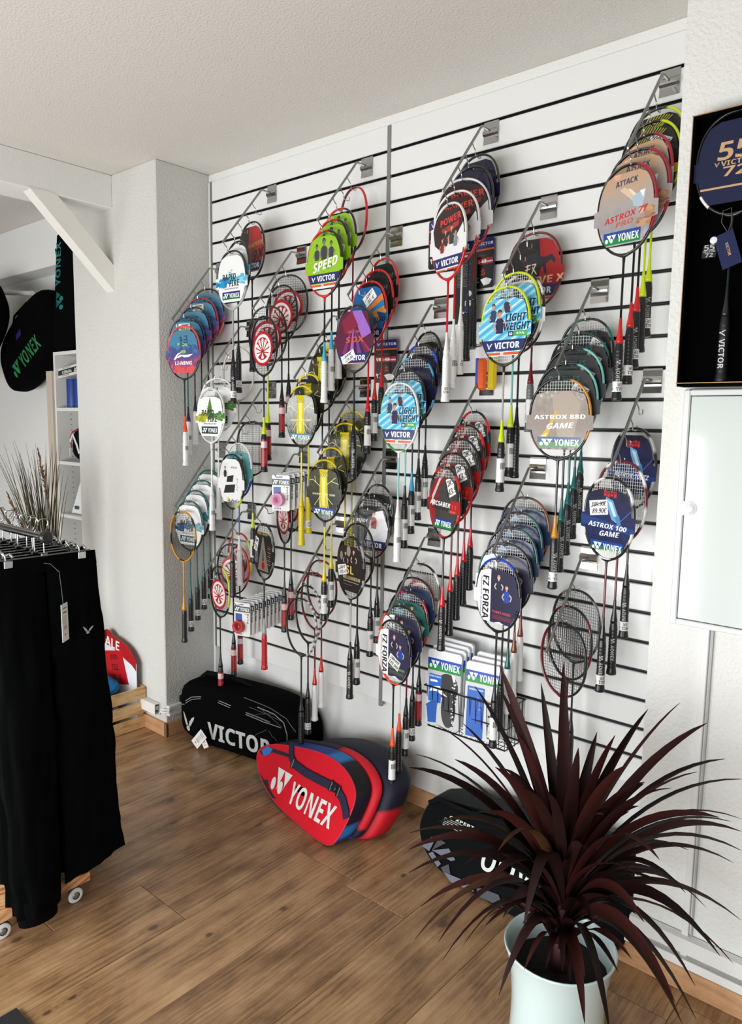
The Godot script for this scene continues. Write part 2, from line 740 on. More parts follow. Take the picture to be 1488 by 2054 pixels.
	# a handwritten price sticker turned by an angle
	func sticker(x: float, y: float, w: float, h: float, turn: float, l1: String, l2: String) -> void:
		var xf := Transform2D(turn, Vector2(x, y))
		var q := []
		for p in [Vector2(0, 0), Vector2(w, 0), Vector2(w, h), Vector2(0, h)]:
			q.append(xf * p)
		tri(q[0], q[1], q[2], Color8(240, 240, 238))
		tri(q[0], q[2], q[3], Color8(240, 240, 238))
		var a: Vector2 = xf * Vector2(w * 0.5, h * 0.12)
		var b: Vector2 = xf * Vector2(w * 0.5, h * 0.55)
		text(l1, a.x, a.y, h * 0.3, Color8(30, 28, 30), 0.85, 0.25, turn, true, main.serif)
		text(l2, b.x, b.y, h * 0.34, Color8(30, 28, 30), 0.85, 0.25, turn, true, main.serif)
		var e: Vector2 = xf * Vector2(w * 0.08, h * 0.42)
		var g: Vector2 = xf * Vector2(w * 0.92, h * 0.12)
		line(e.x, e.y, g.x, g.y, h * 0.05, Color8(40, 36, 40))


# ---------------------------------------------------------------- the room
func block(x0: float, x1: float, y0: float, y1: float, z0: float, z1: float, bev := 0.0) -> MB:
	var m := MB.new()
	m.box(Vector3((x0 + x1) / 2, (y0 + y1) / 2, (z0 + z1) / 2), Vector3(x1 - x0, y1 - y0, z1 - z0), bev)
	return m


func setting() -> void:
	var wallm := plaster(rgb(230, 230, 227), 0.08, 5.0, 3)
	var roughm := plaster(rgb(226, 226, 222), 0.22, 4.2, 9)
	var ceilm := plaster(rgb(214, 211, 205), 0.16, 5.2, 5)
	var shop := mat(rgb(120, 118, 114), 0.9)  # the far sides of the shop, lined with goods
	var trimm := mat(rgb(228, 228, 225), 0.45)
	# floor: a dark screed with planks laid on it, running out from the wall
	var fl := struct("floor", block(-3.2, 4.6, -0.1, -0.009, -0.03, 3.65), mat(rgb(60, 46, 34), 0.9))
	var woods := []
	for k in 3:
		var m := textured(wood_image(224, 1024, 20 + k, rgb(92, 67, 45), rgb([150, 142, 156][k], [115, 108, 120][k], [80, 75, 84][k]), rgb(186, 151, 112), 0.9, [3, 2, 4][k]), 0.36)
		woods.append(m)
	var ends := {0: 0.456, 3: 1.083, 8: 0.444}
	var shared := {}
	for k in range(-9, 14):
		var x0 := 0.1665 + 0.2685 * k
		var first: float = ends.get(k, fposmod(0.37 * k * k + 0.61 * k, 1.3))
		while first > 0.02:
			first -= 1.3
		var row := 0
		var z := first
		while z < 3.44:
			var za := maxf(z, -0.03)
			var zb := minf(z + 1.3, 3.44)
			var id := (k * 7 + row * 3 + 300) % 6
			var sk := "%d %.3f" % [id, zb - za]
			if not shared.has(sk):
				var m := MB.new()
				m.box(Vector3.ZERO, Vector3(0.2672, 0.009, zb - za - 0.0014), 0.0016)
				for q in m.t.size():
					var p := m.v[q]
					m.t[q] = Vector2(p.x / 0.27 + 0.5 if id % 2 == 0 else 0.5 - p.x / 0.27, (p.z / 1.3 + 0.5) * (1.0 if id < 3 else -1.0))
				shared[sk] = m.mesh()
			part("floor_plank", shared[sk], woods[(k * 5 + row * 2 + 100) % 3], fl, Vector3(x0 + 0.13425, -0.0045, (za + zb) / 2))
			z += 1.3
			row += 1
	struct("ceiling", block(-3.2, 4.6, CEIL, CEIL + 0.15, -0.2, 3.65), ceilm)
	struct("wall_back", block(-3.2, 2.5, 0, CEIL, -0.2, -0.03), wallm)
	struct("wall_left", block(-3.35, -3.2, 0, CEIL, -0.2, 3.65), shop)
	struct("wall_right", block(4.6, 4.75, 0, CEIL, -0.2, 3.65), shop)
	struct("wall_pier", block(2.415, 4.6, 0, CEIL, -0.2, 0.29), roughm)
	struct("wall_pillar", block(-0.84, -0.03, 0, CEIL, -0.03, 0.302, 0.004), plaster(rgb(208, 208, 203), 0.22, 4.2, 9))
	# the wall behind the camera, with three shop windows
	var fw := MB.new()
	for b in [[-3.2, -2.5, 0, CEIL], [-1.5, -0.6, 0, CEIL], [-2.5, -1.5, 0, 0.15], [-2.5, -1.5, 1.55, CEIL], [1.6, 2.0, 0, CEIL], [3.5, 4.6, 0, CEIL], [-0.6, 1.6, 0, 0.15], [-0.6, 1.6, 1.55, CEIL], [2.0, 3.5, 0, 0.15], [2.0, 3.5, 1.55, CEIL]]:
		fw.box(Vector3((b[0] + b[1]) / 2, (b[2] + b[3]) / 2, 3.55), Vector3(b[1] - b[0], b[3] - b[2], 0.2))
	struct("wall_front", fw, shop)
	var k := 0
	for b in [[-0.6, 1.6], [2.0, 3.5], [-2.5, -1.5]]:
		k += 1
		var wf := MB.new()
		var cx: float = (b[0] + b[1]) / 2
		var w: float = b[1] - b[0]
		for x in [b[0] + 0.03, b[1] - 0.03, cx]:
			wf.box(Vector3(x, 0.85, 3.50), Vector3(0.06, 1.4, 0.06), 0.004)
		for y in [0.18, 1.52]:
			wf.box(Vector3(cx, y, 3.50), Vector3(w, 0.06, 0.06), 0.004)
		var o := struct("window_%d" % k, wf, trimm)
		var g := StandardMaterial3D.new()
		g.transparency = BaseMaterial3D.TRANSPARENCY_ALPHA
		g.albedo_color = Color(1, 1, 1, 0.05)
		g.roughness = 0.02
		part("pane", block(b[0] + 0.05, b[1] - 0.05, 0.2, 1.5, 3.498, 3.504), g, o)
	# timber beam and its diagonal brace, both painted
	struct("trim_1", block(-0.64, -0.42, 2.697, CEIL, 0.3, 3.45, 0.004), wallm)
	var br := MB.new()
	br.plate(poly([0.29, 2.285, 0.29, 2.405, 0.605, 2.712, 0.735, 2.712, 0.30, 2.285]), 0.0, 0.075, Rect2(0, 0, 1, 1), Transform3D(Basis(Vector3(0, 0, 1), Vector3(0, 1, 0), Vector3(-1, 0, 0)), Vector3(-0.42, 0, 0)))
	struct("trim_2", br, mat(rgb(232, 230, 224), 0.6))
	# boxed purlin along the back wall
	struct("trim_3", block(-3.2, -0.84, 2.567, CEIL, -0.03, 0.125, 0.003), wallm)
	# a plaster lip over the display wall
	struct("trim_4", block(-0.03, 2.42, 2.822, CEIL, -0.03, -0.006, 0.004), wallm)
	# vertical casing on the pier
	struct("trim_5", block(2.563, 2.582, 0.10, 1.09, 0.29, 0.303, 0.002), trimm)
	struct("trim_6", block(2.587, 2.592, 0.10, 1.09, 0.29, 0.298, 0.001), mat(rgb(170, 170, 168), 0.5))
	# white corner profile between the pillar and the display wall
	struct("trim_7", block(-0.029, -0.010, 0.06, 2.82, -0.03, -0.002, 0.002), trimm)
	# baseboards
	var bw := textured(wood_image(128, 512, 41, rgb(146, 100, 66), rgb(188, 142, 102), rgb(214, 172, 132), 0.7, 1), 0.5)
	bw.uv1_scale = Vector3(1, 1, 1)
	for q in [["baseboard_back", 0.0, 2.415, -0.03, -0.012], ["baseboard_pier", 2.38, 4.6, 0.285, 0.309], ["baseboard_pillar_front", -0.86, -0.012, 0.30, 0.318], ["baseboard_left", -3.2, -0.86, -0.03, -0.012]]:
		var m := MB.new()
		m.box(Vector3((q[1] + q[2]) / 2, 0.036, (q[3] + q[4]) / 2), Vector3(q[2] - q[1], 0.072, q[4] - q[3]), 0.002)
		for j in m.t.size():
			m.t[j] = Vector2(m.v[j].y * 2.2, m.v[j].x * 0.9)
		struct(q[0], m, bw)
	var bp := MB.new()
	bp.box(Vector3(-0.021, 0.036, 0.15), Vector3(0.018, 0.072, 0.336), 0.002)
	for j in bp.t.size():
		bp.t[j] = Vector2(bp.v[j].y * 2.2, bp.v[j].z * 0.9)
	struct("baseboard_pillar_side", bp, bw)
	var be := MB.new()
	be.box(Vector3(2.372, 0.036, 0.255), Vector3(0.018, 0.072, 0.108), 0.002)
	struct("baseboard_pier_end", be, bw)
	# cable ducts
	duct("cable_duct", "white plastic cable duct along the lit front of the pillar", -0.84, -0.083, 0.108, 0.163, 0.302, 0.334, false)
	duct("cable_duct", "upper white cable duct with an open end on the right pier", 2.418, 4.55, 0.128, 0.172, 0.29, 0.322, true)
	duct("cable_duct", "lower smaller white cable duct above the pier baseboard", 2.405, 4.55, 0.082, 0.108, 0.29, 0.318, true)
	var d := thing("cable_duct", "grey shaded cable duct on the pillar side behind the black duffel", "cable duct", Vector3(-0.03, 0, 0))
	part("cover", block(0.0, 0.024, 0.108, 0.163, -0.03, 0.30, 0.003), trimm, d)
	var cn := MB.new()
	cn.tube(pts3([Vector3(-0.045, 0.125, 0.33), Vector3(-0.03, 0.14, 0.335), Vector3(-0.012, 0.135, 0.325), Vector3(0.004, 0.14, 0.306)]), 0.006, 8)
	cn.tube(pts3([Vector3(-0.045, 0.145, 0.325), Vector3(-0.02, 0.15, 0.328), Vector3(0.004, 0.15, 0.304)]), 0.004, 8)
	single("cable", cn, trimm, "short bundle of white cables bridging the two ducts at the pillar corner", "cable")
	# little light under the pin hook in the ceiling corner is left out; nothing else hangs there


func duct(called: String, label: String, x0: float, x1: float, y0: float, y1: float, z0: float, z1: float, left_open: bool) -> void:
	var o := thing(called, label, "cable duct", Vector3(x0, 0, 0))
	var L := x1 - x0
	var m := MB.new()
	var t := 0.0022
	m.box(Vector3(L / 2, (y0 + y1) / 2, z0 + t / 2), Vector3(L, y1 - y0, t))
	m.box(Vector3(L / 2, y0 + t / 2, (z0 + z1) / 2), Vector3(L, t, z1 - z0))
	m.box(Vector3(L / 2, y1 - t / 2, (z0 + z1) / 2), Vector3(L, t, z1 - z0))
	part("trunk", m, mat(rgb(226, 226, 222), 0.45), o)
	part("cover", block(0.0, L, y0, y1, z1 - 0.001, z1 + 0.002, 0.001), mat(rgb(234, 234, 231), 0.4), o)
	var ca := MB.new()
	ca.tube(pts3([Vector3(0.006 if left_open else L - 0.006, (y0 + y1) / 2 + 0.004, (z0 + z1) / 2), Vector3(L * 0.5, (y0 + y1) / 2 - 0.004, (z0 + z1) / 2)]), (y1 - y0) * 0.2, 8)
	part("cable_inside", ca, mat(rgb(190, 188, 180), 0.5), o)


func slatwalls() -> void:
	var white := mat(rgb(232, 233, 231), 0.38, 0.0, 0.25)
	var alu := mat(rgb(128, 130, 128), 0.4, 0.6)
	var dark := mat(rgb(20, 21, 20), 0.7)
	var k := 0
	for q in [[0.004, 1.152, "left white slatted display panel, from the pillar to the metal seam strip"], [1.168, 2.43, "right white slatted display panel, from the metal seam strip to the pier"]]:
		var o := thing("slatwall_panel", q[2], "slatted panel", Vector3((q[0] + q[1]) / 2, 0.42, -0.006), 0.0, "slatted display panels")
		var w: float = q[1] - q[0]
		var bk := MB.new()
		bk.box(Vector3(0, 1.2, -0.0165), Vector3(w, 2.4, 0.006))
		part("backing_board", bk, dark, o)
		for i in 24:
			var lo := 0.005 if i > 0 else 0.0
			var sl := MB.new()
			var key := "slat%d%s" % [k, i == 0 or i == 23]
			if not meshes.has(key):
				sl.box(Vector3.ZERO, Vector3(w, 0.0878 if i > 0 and i < 23 else 0.0940, 0.0135), 0.0022)
				meshes[key] = sl.mesh()
			part("slat", meshes[key], white, o, Vector3(0, 0.05 + 0.1 * i + (0.0030 if i == 23 else (-0.0030 if i == 0 else 0.0)), -0.0007))
		var gk := "groove%d" % k
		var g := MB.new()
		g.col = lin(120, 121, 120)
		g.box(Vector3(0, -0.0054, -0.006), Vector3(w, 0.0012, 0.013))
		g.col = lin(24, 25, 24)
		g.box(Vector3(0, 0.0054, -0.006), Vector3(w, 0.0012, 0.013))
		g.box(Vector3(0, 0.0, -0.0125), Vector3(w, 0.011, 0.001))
		meshes[gk] = g.mesh()
		for i in 23:
			part("groove_liner", meshes[gk], vcol(0.5), o, Vector3(0, 0.1 * (i + 1), 0))
		k += 1
	single("seam_strip", block(1.151, 1.169, 0.395, 2.815, -0.012, 0.0035, 0.001), mat(rgb(150, 150, 148), 0.42, 0.55), "grey metal strip covering the seam between the slatted panels", "metal strip")
	single("edge_strip", block(-0.009, 0.003, 0.42, 2.82, -0.012, 0.002, 0.001), mat(rgb(142, 142, 140), 0.45, 0.5), "grey metal strip along the slatted wall edge by the pillar", "metal strip")


# ---------------------------------------------------------------- printed cards
var card_mats := {}


func card_cv(bg := Color.WHITE) -> CV:
	return CV.new(self, 210, 260, 1.7, bg)


func keep(id: String, c: CV, rough := 0.38, coat := 0.35) -> void:
	card_mats[id] = textured(c.im, rough, coat)


func make_cards() -> void:
	var skin := rgb(205, 150, 122)
	var ink := rgb(24, 24, 28)
	var pale := rgb(244, 246, 247)
	# rainbow ink card
	var c := card_cv()
	c.grad([[0.0, rgb(84, 128, 138)], [0.3, rgb(66, 128, 168)], [0.48, rgb(70, 74, 132)], [0.6, rgb(96, 70, 130)], [0.72, rgb(190, 74, 100)], [0.86, rgb(222, 84, 66)], [1.0, rgb(208, 70, 80)]], 0.22, 3, 0.03, 0.02)
	c.smoke(70, 85, 120, 125, [rgb(150, 188, 110), rgb(120, 176, 150)], 7, 12, 4)
	for s in [[88, 46, 96, 66], [82, 58, 100, 56], [84, 70, 104, 66], [94, 58, 92, 88], [84, 92, 110, 88], [110, 50, 132, 48], [130, 48, 126, 64], [110, 66, 130, 64], [112, 66, 112, 82], [128, 66, 130, 82], [112, 82, 130, 80], [130, 84, 160, 108], [140, 104, 158, 118], [150, 96, 168, 92]]:
		c.line(s[0], s[1], s[2], s[3], 4.5, rgb(24, 62, 88))
	c.pol(poly([46, 158, 70, 130, 96, 124, 84, 132, 74, 138, 58, 160]), pale)
	c.pol(poly([62, 152, 86, 136, 120, 138, 164, 134, 140, 148, 112, 150, 96, 144, 80, 150]), pale)
	c.text("LI-NING", 104, 168, 17, pale, 1.15, 0.15)
	for k in 4:
		c.rect(66 + k * 2, 232 + k * 3, 80 - k * 4, 1.2, rgb(240, 190, 180))
	keep("rainbow", c)
	var c2 := CV.new(self, 210, 260, 1.7, Color.WHITE)
	c2.im = c.im.duplicate()
	c2.sticker(62, 34, 62, 36, -0.06, "129.95", "109.95")
	keep("rainbow_tag", c2)
	# white cards with a band of watercolour
	for q in [["splash_blue", [rgb(30, 150, 200), rgb(80, 180, 215), rgb(14, 120, 180), rgb(150, 208, 226)], rgb(20, 30, 110), rgb(6, 100, 60)], ["splash_green", [rgb(150, 160, 20), rgb(60, 120, 60), rgb(190, 180, 20), rgb(110, 150, 60)], rgb(12, 40, 60), rgb(8, 40, 36)], ["splash_teal", [rgb(30, 100, 140), rgb(60, 140, 160), rgb(20, 60, 100), rgb(90, 170, 180)], rgb(18, 40, 66), rgb(10, 60, 60)]]:
		c = card_cv(rgb(236, 238, 238))
		c.smoke(0, 120, 100, 152, [q[1][0], q[1][2]], 26, 15, 5)
		c.smoke(90, 112, 210, 146, [q[1][1], q[1][3]], 22, 14, 6)
		c.smoke(80, 70, 110, 118, [q[1][1], q[1][3]], 6, 6, 7)
		if q[0] == "splash_green":
			c.pol(poly([84, 112, 106, 46, 126, 112]), rgb(74, 110, 44))
			c.pol(poly([92, 80, 106, 40, 118, 80]), rgb(96, 130, 50))
		c.text("RAPID", 88, 100, 27, ink, 0.85, 0.12)
		c.text("FIRE", 122, 129, 27, ink, 0.85, 0.12)
		c.text("REPULSION & ATTACK", 104, 162, 6, ink, 1.1, 0.3)
		c.brand_box(44, 178, 118, 34, q[2], q[3])
		c.rect(90, 226, 40, 2, rgb(120, 120, 120))
		keep(q[0], c)
	# red and black number nine card
	c = card_cv(rgb(30, 22, 24))
	c.pol(poly([96, 0, 210, 0, 210, 200, 60, 200, 86, 120]), rgb(150, 22, 26))
	c.pol(poly([120, 0, 170, 0, 190, 200, 140, 200]), rgb(170, 32, 32))
	c.text("AURASPEED", 120, 98, 18, rgb(200, 150, 40), 1.0, 0.3, -0.12)
	c.text("9X", 150, 128, 46, rgb(30, 16, 18), 1.3, 0.3, -0.1)
	c.navy_band(178, 38)
	keep("red_nine", c)
	# lime card with three players
	c = card_cv(rgb(140, 190, 20))
	for p in [[66, 60, 23], [146, 56, 23], [106, 44, 30]]:
		c.player(p[0], p[1], p[2], rgb(120, 118, 112), rgb(24, 24, 26), rgb(52, 54, 56))
	c.smoke(60, 128, 150, 150, [rgb(60, 66, 60), rgb(96, 110, 60)], 10, 8, 8)
	c.text("SPEED", 104, 114, 36, pale, 0.98, 0.35, -0.16)
	c.navy_band(166, 36)
	keep("lime", c)
	# black stiff-flex card
	c = card_cv(rgb(30, 29, 30))
	c.text("HIGH", 128, 64, 22, rgb(120, 118, 116), 1.2, 0.2)
	c.text("RIGIDITY", 128, 92, 18, rgb(96, 94, 94), 1.1, 0.2)
	c.line(76, 60, 90, 90, 4, rgb(110, 108, 106))
	keep("black_rigid", c)
	c = card_cv(rgb(44, 44, 46))
	c.text("HIGH", 140, 74, 24, rgb(190, 190, 190), 1.2, 0.25)
	c.text("TENSION", 124, 102, 22, rgb(170, 170, 170), 1.2, 0.25)
	c.text("75", 160, 150, 12, rgb(200, 70, 40))
	keep("grey_tension", c)
	# blue and orange waves
	c = card_cv(rgb(18, 92, 150))
	for k in 4:
		c.pol(poly([80 + k * 24, 120, 200, 40 + k * 30, 205, 66 + k * 30, 110 + k * 22, 160]), [rgb(226, 120, 40), rgb(28, 130, 190), rgb(220, 150, 60), rgb(16, 70, 130)][k])
	c.text("AURASPEED", 122, 142, 18, rgb(20, 24, 40), 1.1, 0.35)
	c.pol(poly([120, 200, 150, 168, 160, 168, 136, 204]), rgb(230, 110, 50))
	c.navy_band(186, 30)
	c.sticker(74, 66, 66, 44, -0.62, "119.-", "95.-€")
	keep("blue_orange", c)
	# purple crystal
	c = card_cv(rgb(86, 22, 54))
	for k in 8:
		c.pol(poly([105, 60 + k * 4, 40 + k * 22, 190, 70 + k * 20, 190]), [rgb(130, 40, 110), rgb(90, 20, 60), rgb(150, 90, 190), rgb(70, 16, 50), rgb(120, 50, 150), rgb(60, 20, 60), rgb(110, 30, 60), rgb(150, 40, 90)][k])
	c.pol(poly([96, 20, 140, 16, 200, 110, 150, 130]), rgb(150, 100, 190))
	c.pol(poly([40, 60, 96, 24, 130, 80, 60, 110]), rgb(128, 26, 56))
	c.text("SDX", 110, 120, 22, rgb(200, 90, 60), 1.8, 0.2)
	c.text("ARS-90", 104, 96, 11, rgb(190, 80, 50), 1.4, 0.2)
	c.navy_band(184, 34)
	c.sticker(36, 196, 74, 36, -0.42, "259.90", "129.90")
	keep("purple", c)
	# maroon and white team
	c = card_cv(rgb(228, 229, 230))
	c.pol(poly([0, 0, 210, 0, 200, 70, 150, 120, 60, 150, 30, 130]), rgb(44, 16, 18))
	c.text("POWER", 118, 46, 22, rgb(214, 60, 48), 1.15, 0.0, -0.1)
	c.pol(poly([70, 82, 168, 68, 166, 84, 120, 96, 74, 96]), rgb(170, 40, 40))
	for p in [[150, 104, 20, rgb(110, 140, 150)], [126, 84, 24, rgb(46, 50, 60)], [92, 92, 22, rgb(60, 40, 40)], [74, 118, 19, rgb(130, 26, 34)]]:
		c.player(p[0], p[1], p[2], skin, rgb(28, 22, 22), p[3])
	c.navy_band(178, 36)
	keep("team", c)
	# midnight card
	c = card_cv(rgb(16, 16, 40))
	c.grad([[0, rgb(14, 14, 40)], [0.4, rgb(30, 28, 66)], [1, rgb(10, 10, 22)]], 0.3, 7, 0.06, 0.05)
	for k in 7:
		c.line(20 + k * 30, 40 + (k * 53) % 90, 60 + k * 26, 30 + (k * 37) % 110, 2.5, rgb(60, 60, 120))
	c.navy_band(180, 34, false)
	keep("midnight", c)
	# black horse on red
	c = card_cv(rgb(20, 16, 18))
	c.pol(poly([118, 0, 210, 0, 210, 260, 90, 260, 130, 120]), rgb(156, 16, 20))
	c.pol(poly([60, 90, 100, 70, 140, 86, 168, 78, 180, 96, 176, 110, 164, 96, 146, 108, 150, 140, 142, 140, 136, 116, 104, 120, 92, 150, 84, 150, 90, 116, 66, 110]), rgb(34, 30, 40))
	for s in [[74, 112, 92, 108], [82, 106, 78, 138], [72, 124, 90, 120], [96, 108, 112, 106], [110, 106, 96, 140], [98, 116, 114, 140]]:
		c.line(s[0], s[1], s[2], s[3], 4, rgb(226, 200, 180))
	c.text("DRIVE X", 130, 148, 24, rgb(220, 180, 140), 1.3, 0.1, -0.06)
	c.navy_band(176, 36)
	keep("horse", c)
	# sky blue streaks with three players
	c = card_cv(rgb(116, 196, 224))
	for k in 26:
		var y := -60.0 + k * 13.0
		c.line(-10, y + 120, 220, y - 10, [7.0, 3.0, 10.0, 4.0][k % 4], [rgb(60, 160, 206), rgb(196, 230, 242), rgb(84, 180, 216), rgb(230, 244, 250)][k % 4])
	for p in [[112, 40, 20, rgb(44, 50, 76), 0.3], [60, 62, 22, rgb(38, 64, 100), -0.2], [86, 86, 28, rgb(32, 34, 72), 0.0]]:
		c.player(p[0], p[1], p[2], skin, rgb(34, 30, 32), p[3], p[4])
	c.text("LIGHT", 148, 90, 24, rgb(20, 26, 44), 0.85, 0.15)
	c.text("WEIGHT", 152, 119, 24, rgb(20, 26, 44), 0.82, 0.15)
	c.rect(122, 146, 20, 17, rgb(28, 36, 90))
	c.rect(142, 146, 54, 17, rgb(70, 160, 70))
	c.text("60", 132, 150, 9, pale)
	c.text("70-74.9g", 169, 150, 9, pale, 0.9)
	c.navy_band(172, 36)
	keep("skyblue", c)
	# sunset smoke
	c = card_cv()
	c.grad([[0, rgb(196, 150, 112)], [0.2, rgb(188, 158, 132)], [0.42, rgb(168, 160, 156)], [0.7, rgb(150, 146, 152)], [1, rgb(206, 206, 210)]], 0.14, 11, 0.03, 0.03)
	c.smoke(140, 130, 200, 180, [rgb(172, 124, 84), rgb(150, 104, 74), rgb(190, 150, 116)], 16, 12, 3)
	c.smoke(66, 22, 84, 36, [rgb(220, 160, 140), rgb(240, 196, 180)], 6, 7, 3)
	c.pol(poly([84, 70, 100, 64, 150, 104, 140, 116]), rgb(216, 190, 160))
	c.pol(poly([110, 70, 122, 74, 150, 100, 142, 106]), rgb(232, 214, 190))
	c.pol(poly([124, 96, 160, 84, 168, 96, 160, 130, 132, 122]), rgb(170, 190, 204))
	c.pol(poly([150, 84, 168, 82, 162, 104]), rgb(236, 240, 244))
	c.ell(158, 138, 8, 9, rgb(222, 170, 150))
	c.text("ATTACK", 104, 42, 16, rgb(40, 44, 72), 0.9, 0.1, -0.08)
	c.text("ASTROX 77", 104, 134, 17, rgb(196, 34, 30), 1.22, 0.3, -0.13)
	c.text("PRO", 102, 156, 14, rgb(196, 80, 50), 1.6, 0.3, -0.11)
	c.brand_box(36, 184, 124, 36)
	c.text("MADE IN JAPAN", 94, 230, 6, rgb(40, 40, 44), 0.9)
	keep("sunset", c)
	# black with yellow rays
	c = card_cv(rgb(22, 23, 20))
	for k in 9:
		c.line(30 + k * 10, 96 - k * 4, 90 + k * 8, 10 + k * 3, 3.0, rgb(190, 180, 50))
	c.rect(0, 138, 210, 26, rgb(196, 180, 20))
	keep("black_rays", c)
	var c3 := card_cv()
	c3.im = c.im.duplicate()
	c3.sticker(112, 34, 70, 60, 0.45, "209.90€", "149.90")
	keep("black_rays_tag", c3)
	# lightning over a yellow column: a pale and a dark print
	for q in [["bolt_pale", rgb(150, 152, 148), rgb(196, 198, 194), rgb(60, 62, 60)], ["bolt_dark", rgb(32, 34, 22), rgb(70, 70, 40), rgb(14, 14, 10)]]:
		c = card_cv()
		c.grad([[0, q[1]], [0.25, q[2]], [0.6, q[1]], [0.85, q[3]], [1, q[3]]], 0.2, 13, 0.05, 0.03)
		c.pol(poly([66, 0, 140, 0, 126, 60, 132, 180, 118, 260, 92, 260, 78, 180, 84, 60]), rgb(214, 196, 16))
		c.pol(poly([92, 60, 118, 60, 112, 190, 98, 190]), rgb(246, 236, 120))
		for s in [[84, 110, 40, 84], [40, 84, 10, 90], [60, 96, 50, 70], [126, 100, 176, 70], [150, 86, 196, 96], [86, 150, 50, 190], [122, 150, 160, 180], [100, 130, 84, 200], [118, 134, 140, 206]]:
			c.line(s[0], s[1], s[2], s[3], 2.4, rgb(244, 236, 170))
		c.text("NANOFLARE 1000", 105, 138, 8, rgb(240, 232, 160), 1.5, 0.2)
		c.rect(78, 50, 50, 2, rgb(150, 130, 10))
		c.text("1000", 104, 56, 15, rgb(180, 160, 20), 1.2)
		if q[0] == "bolt_pale":
			c.brand_box(36, 198, 136, 30, rgb(90, 140, 160), rgb(120, 170, 130))
		else:
			c.brand_box(42, 198, 126, 36)
		keep(q[0], c)
	# black doubles cards
	c = card_cv(rgb(20, 22, 22))
	c.smoke(110, 60, 180, 190, [rgb(38, 38, 36), rgb(30, 32, 32), rgb(50, 48, 44)], 14, 16, 3)
	c.text("DOUBLES", 96, 42, 15, rgb(50, 110, 110), 1.1)
	c.text("REDEFINED", 96, 62, 12, rgb(40, 84, 84), 1.1)
	c.text("88", 182, 178, 12, rgb(180, 190, 190))
	keep("doubles", c)
	c = card_cv()
	c.im = (card_mats["doubles"].albedo_texture as ImageTexture).get_image()
	c.sticker(132, 60, 50, 44, 0.5, "219.-", "165.-")
	keep("doubles_tag", c)
	# brown mountain light
	c = card_cv()
	c.grad([[0, rgb(222, 220, 216)], [0.16, rgb(158, 150, 142)], [0.5, rgb(140, 128, 120)], [0.85, rgb(150, 140, 134)], [1, rgb(60, 58, 58)]], 0.25, 17, 0.05, 0.03)
	c.pol(poly([80, 60, 130, 30, 170, 80, 150, 190, 110, 220, 90, 130]), rgb(170, 156, 142))
	c.pol(poly([92, 100, 98, 104, 74, 170, 60, 210, 34, 226, 44, 186, 66, 158]), rgb(216, 172, 40))
	c.pol(poly([40, 186, 70, 170, 56, 204, 34, 220]), rgb(240, 220, 140))
	c.pol(poly([26, 202, 44, 196, 34, 224]), rgb(200, 90, 30))
	c.text("ASTROX 88D", 105, 114, 14, pale, 1.5, 0.0, -0.02)
	c.text("GAME", 104, 140, 17, pale, 1.3, 0.35, -0.06)
	c.brand_box(38, 184, 138, 34, rgb(70, 100, 140), rgb(90, 150, 100))
	keep("mountain", c)
	# charcoal and red sabre card
	c = card_cv(rgb(58, 54, 54))
	c.pol(poly([0, 120, 60, 40, 110, 0, 150, 0, 100, 70, 50, 140, 60, 200, 100, 260, 70, 260, 30, 200]), rgb(150, 22, 28))
	c.pol(poly([30, 110, 90, 20, 112, 10, 60, 100, 36, 150]), rgb(190, 190, 188))
	c.pol(poly([40, 120, 84, 50, 104, 30, 56, 120]), rgb(140, 16, 24))
	c.pol(poly([70, 80, 130, 30, 170, 70, 190, 140, 150, 260, 100, 260, 86, 160]), rgb(66, 62, 60))
	c.rect(150, 116, 60, 46, rgb(168, 30, 34))
	c.text("ARCSABER", 84, 124, 17, pale, 1.15, 0.25, 0.04)
	c.text("11", 168, 130, 17, rgb(220, 70, 60), 1.3, 0.25)
	c.text("TOUR", 160, 152, 8, rgb(220, 120, 110), 1.5, 0.2)
	c.text("ARCSABER", 84, 144, 10, rgb(26, 24, 24), 1.7, -0.25, 0.04)
	c.brand_box(50, 186, 112, 34)
	keep("sabre", c)
	c3 = card_cv()
	c3.im = c.im.duplicate()
	c3.sticker(118, 46, 42, 66, -0.42, "179.90", "143.90")
	keep("sabre_tag", c3)
	# deep blue shuttle cards
	for q in [["shuttle_game", "ASTROX 100", "GAME", true], ["shuttle_zz", "ASTROX 100ZZ", "", false]]:
		c = card_cv()
		c.grad([[0, rgb(12, 12, 24)], [0.3, rgb(30, 30, 70)], [0.6, rgb(24, 36, 90)], [0.78, rgb(16, 24, 60)], [1, rgb(8, 8, 16)]], 0.15, 19, 0.04, 0.03)
		c.pol(poly([0, 120, 210, 150, 210, 166, 0, 150]), rgb(26, 60, 120))
		c.pol(poly([96, 60, 124, 70, 150, 122, 140, 136, 122, 128, 100, 84]), rgb(110, 160, 200))
		c.pol(poly([104, 70, 120, 76, 140, 118, 128, 116]), rgb(190, 220, 236))
		c.pol(poly([132, 118, 150, 112, 158, 140, 148, 146]), rgb(70, 130, 180))
		c.line(110, 170, 200, 90, 2, rgb(90, 120, 190))
		for k in 4:
			c.rect(88 + k * 13, 40 + (k % 2) * 3, 10, 18, rgb(196, 40, 36))
			c.rect(90 + k * 13, 46, 6, 4, rgb(24, 24, 50))
		if q[3]:
			c.sticker(30, 78, 72, 46, -0.14, "109.90€", "89.90€")
		c.text(q[1], 104, 142, 15, pale, 1.32 if q[3] else 1.12, 0.25, 0.03)
		if q[2]:
			c.text(q[2], 112, 164, 16, pale, 1.25, 0.35, -0.03)
		c.brand_box(44, 196, 128, 36)
		keep(q[0], c)
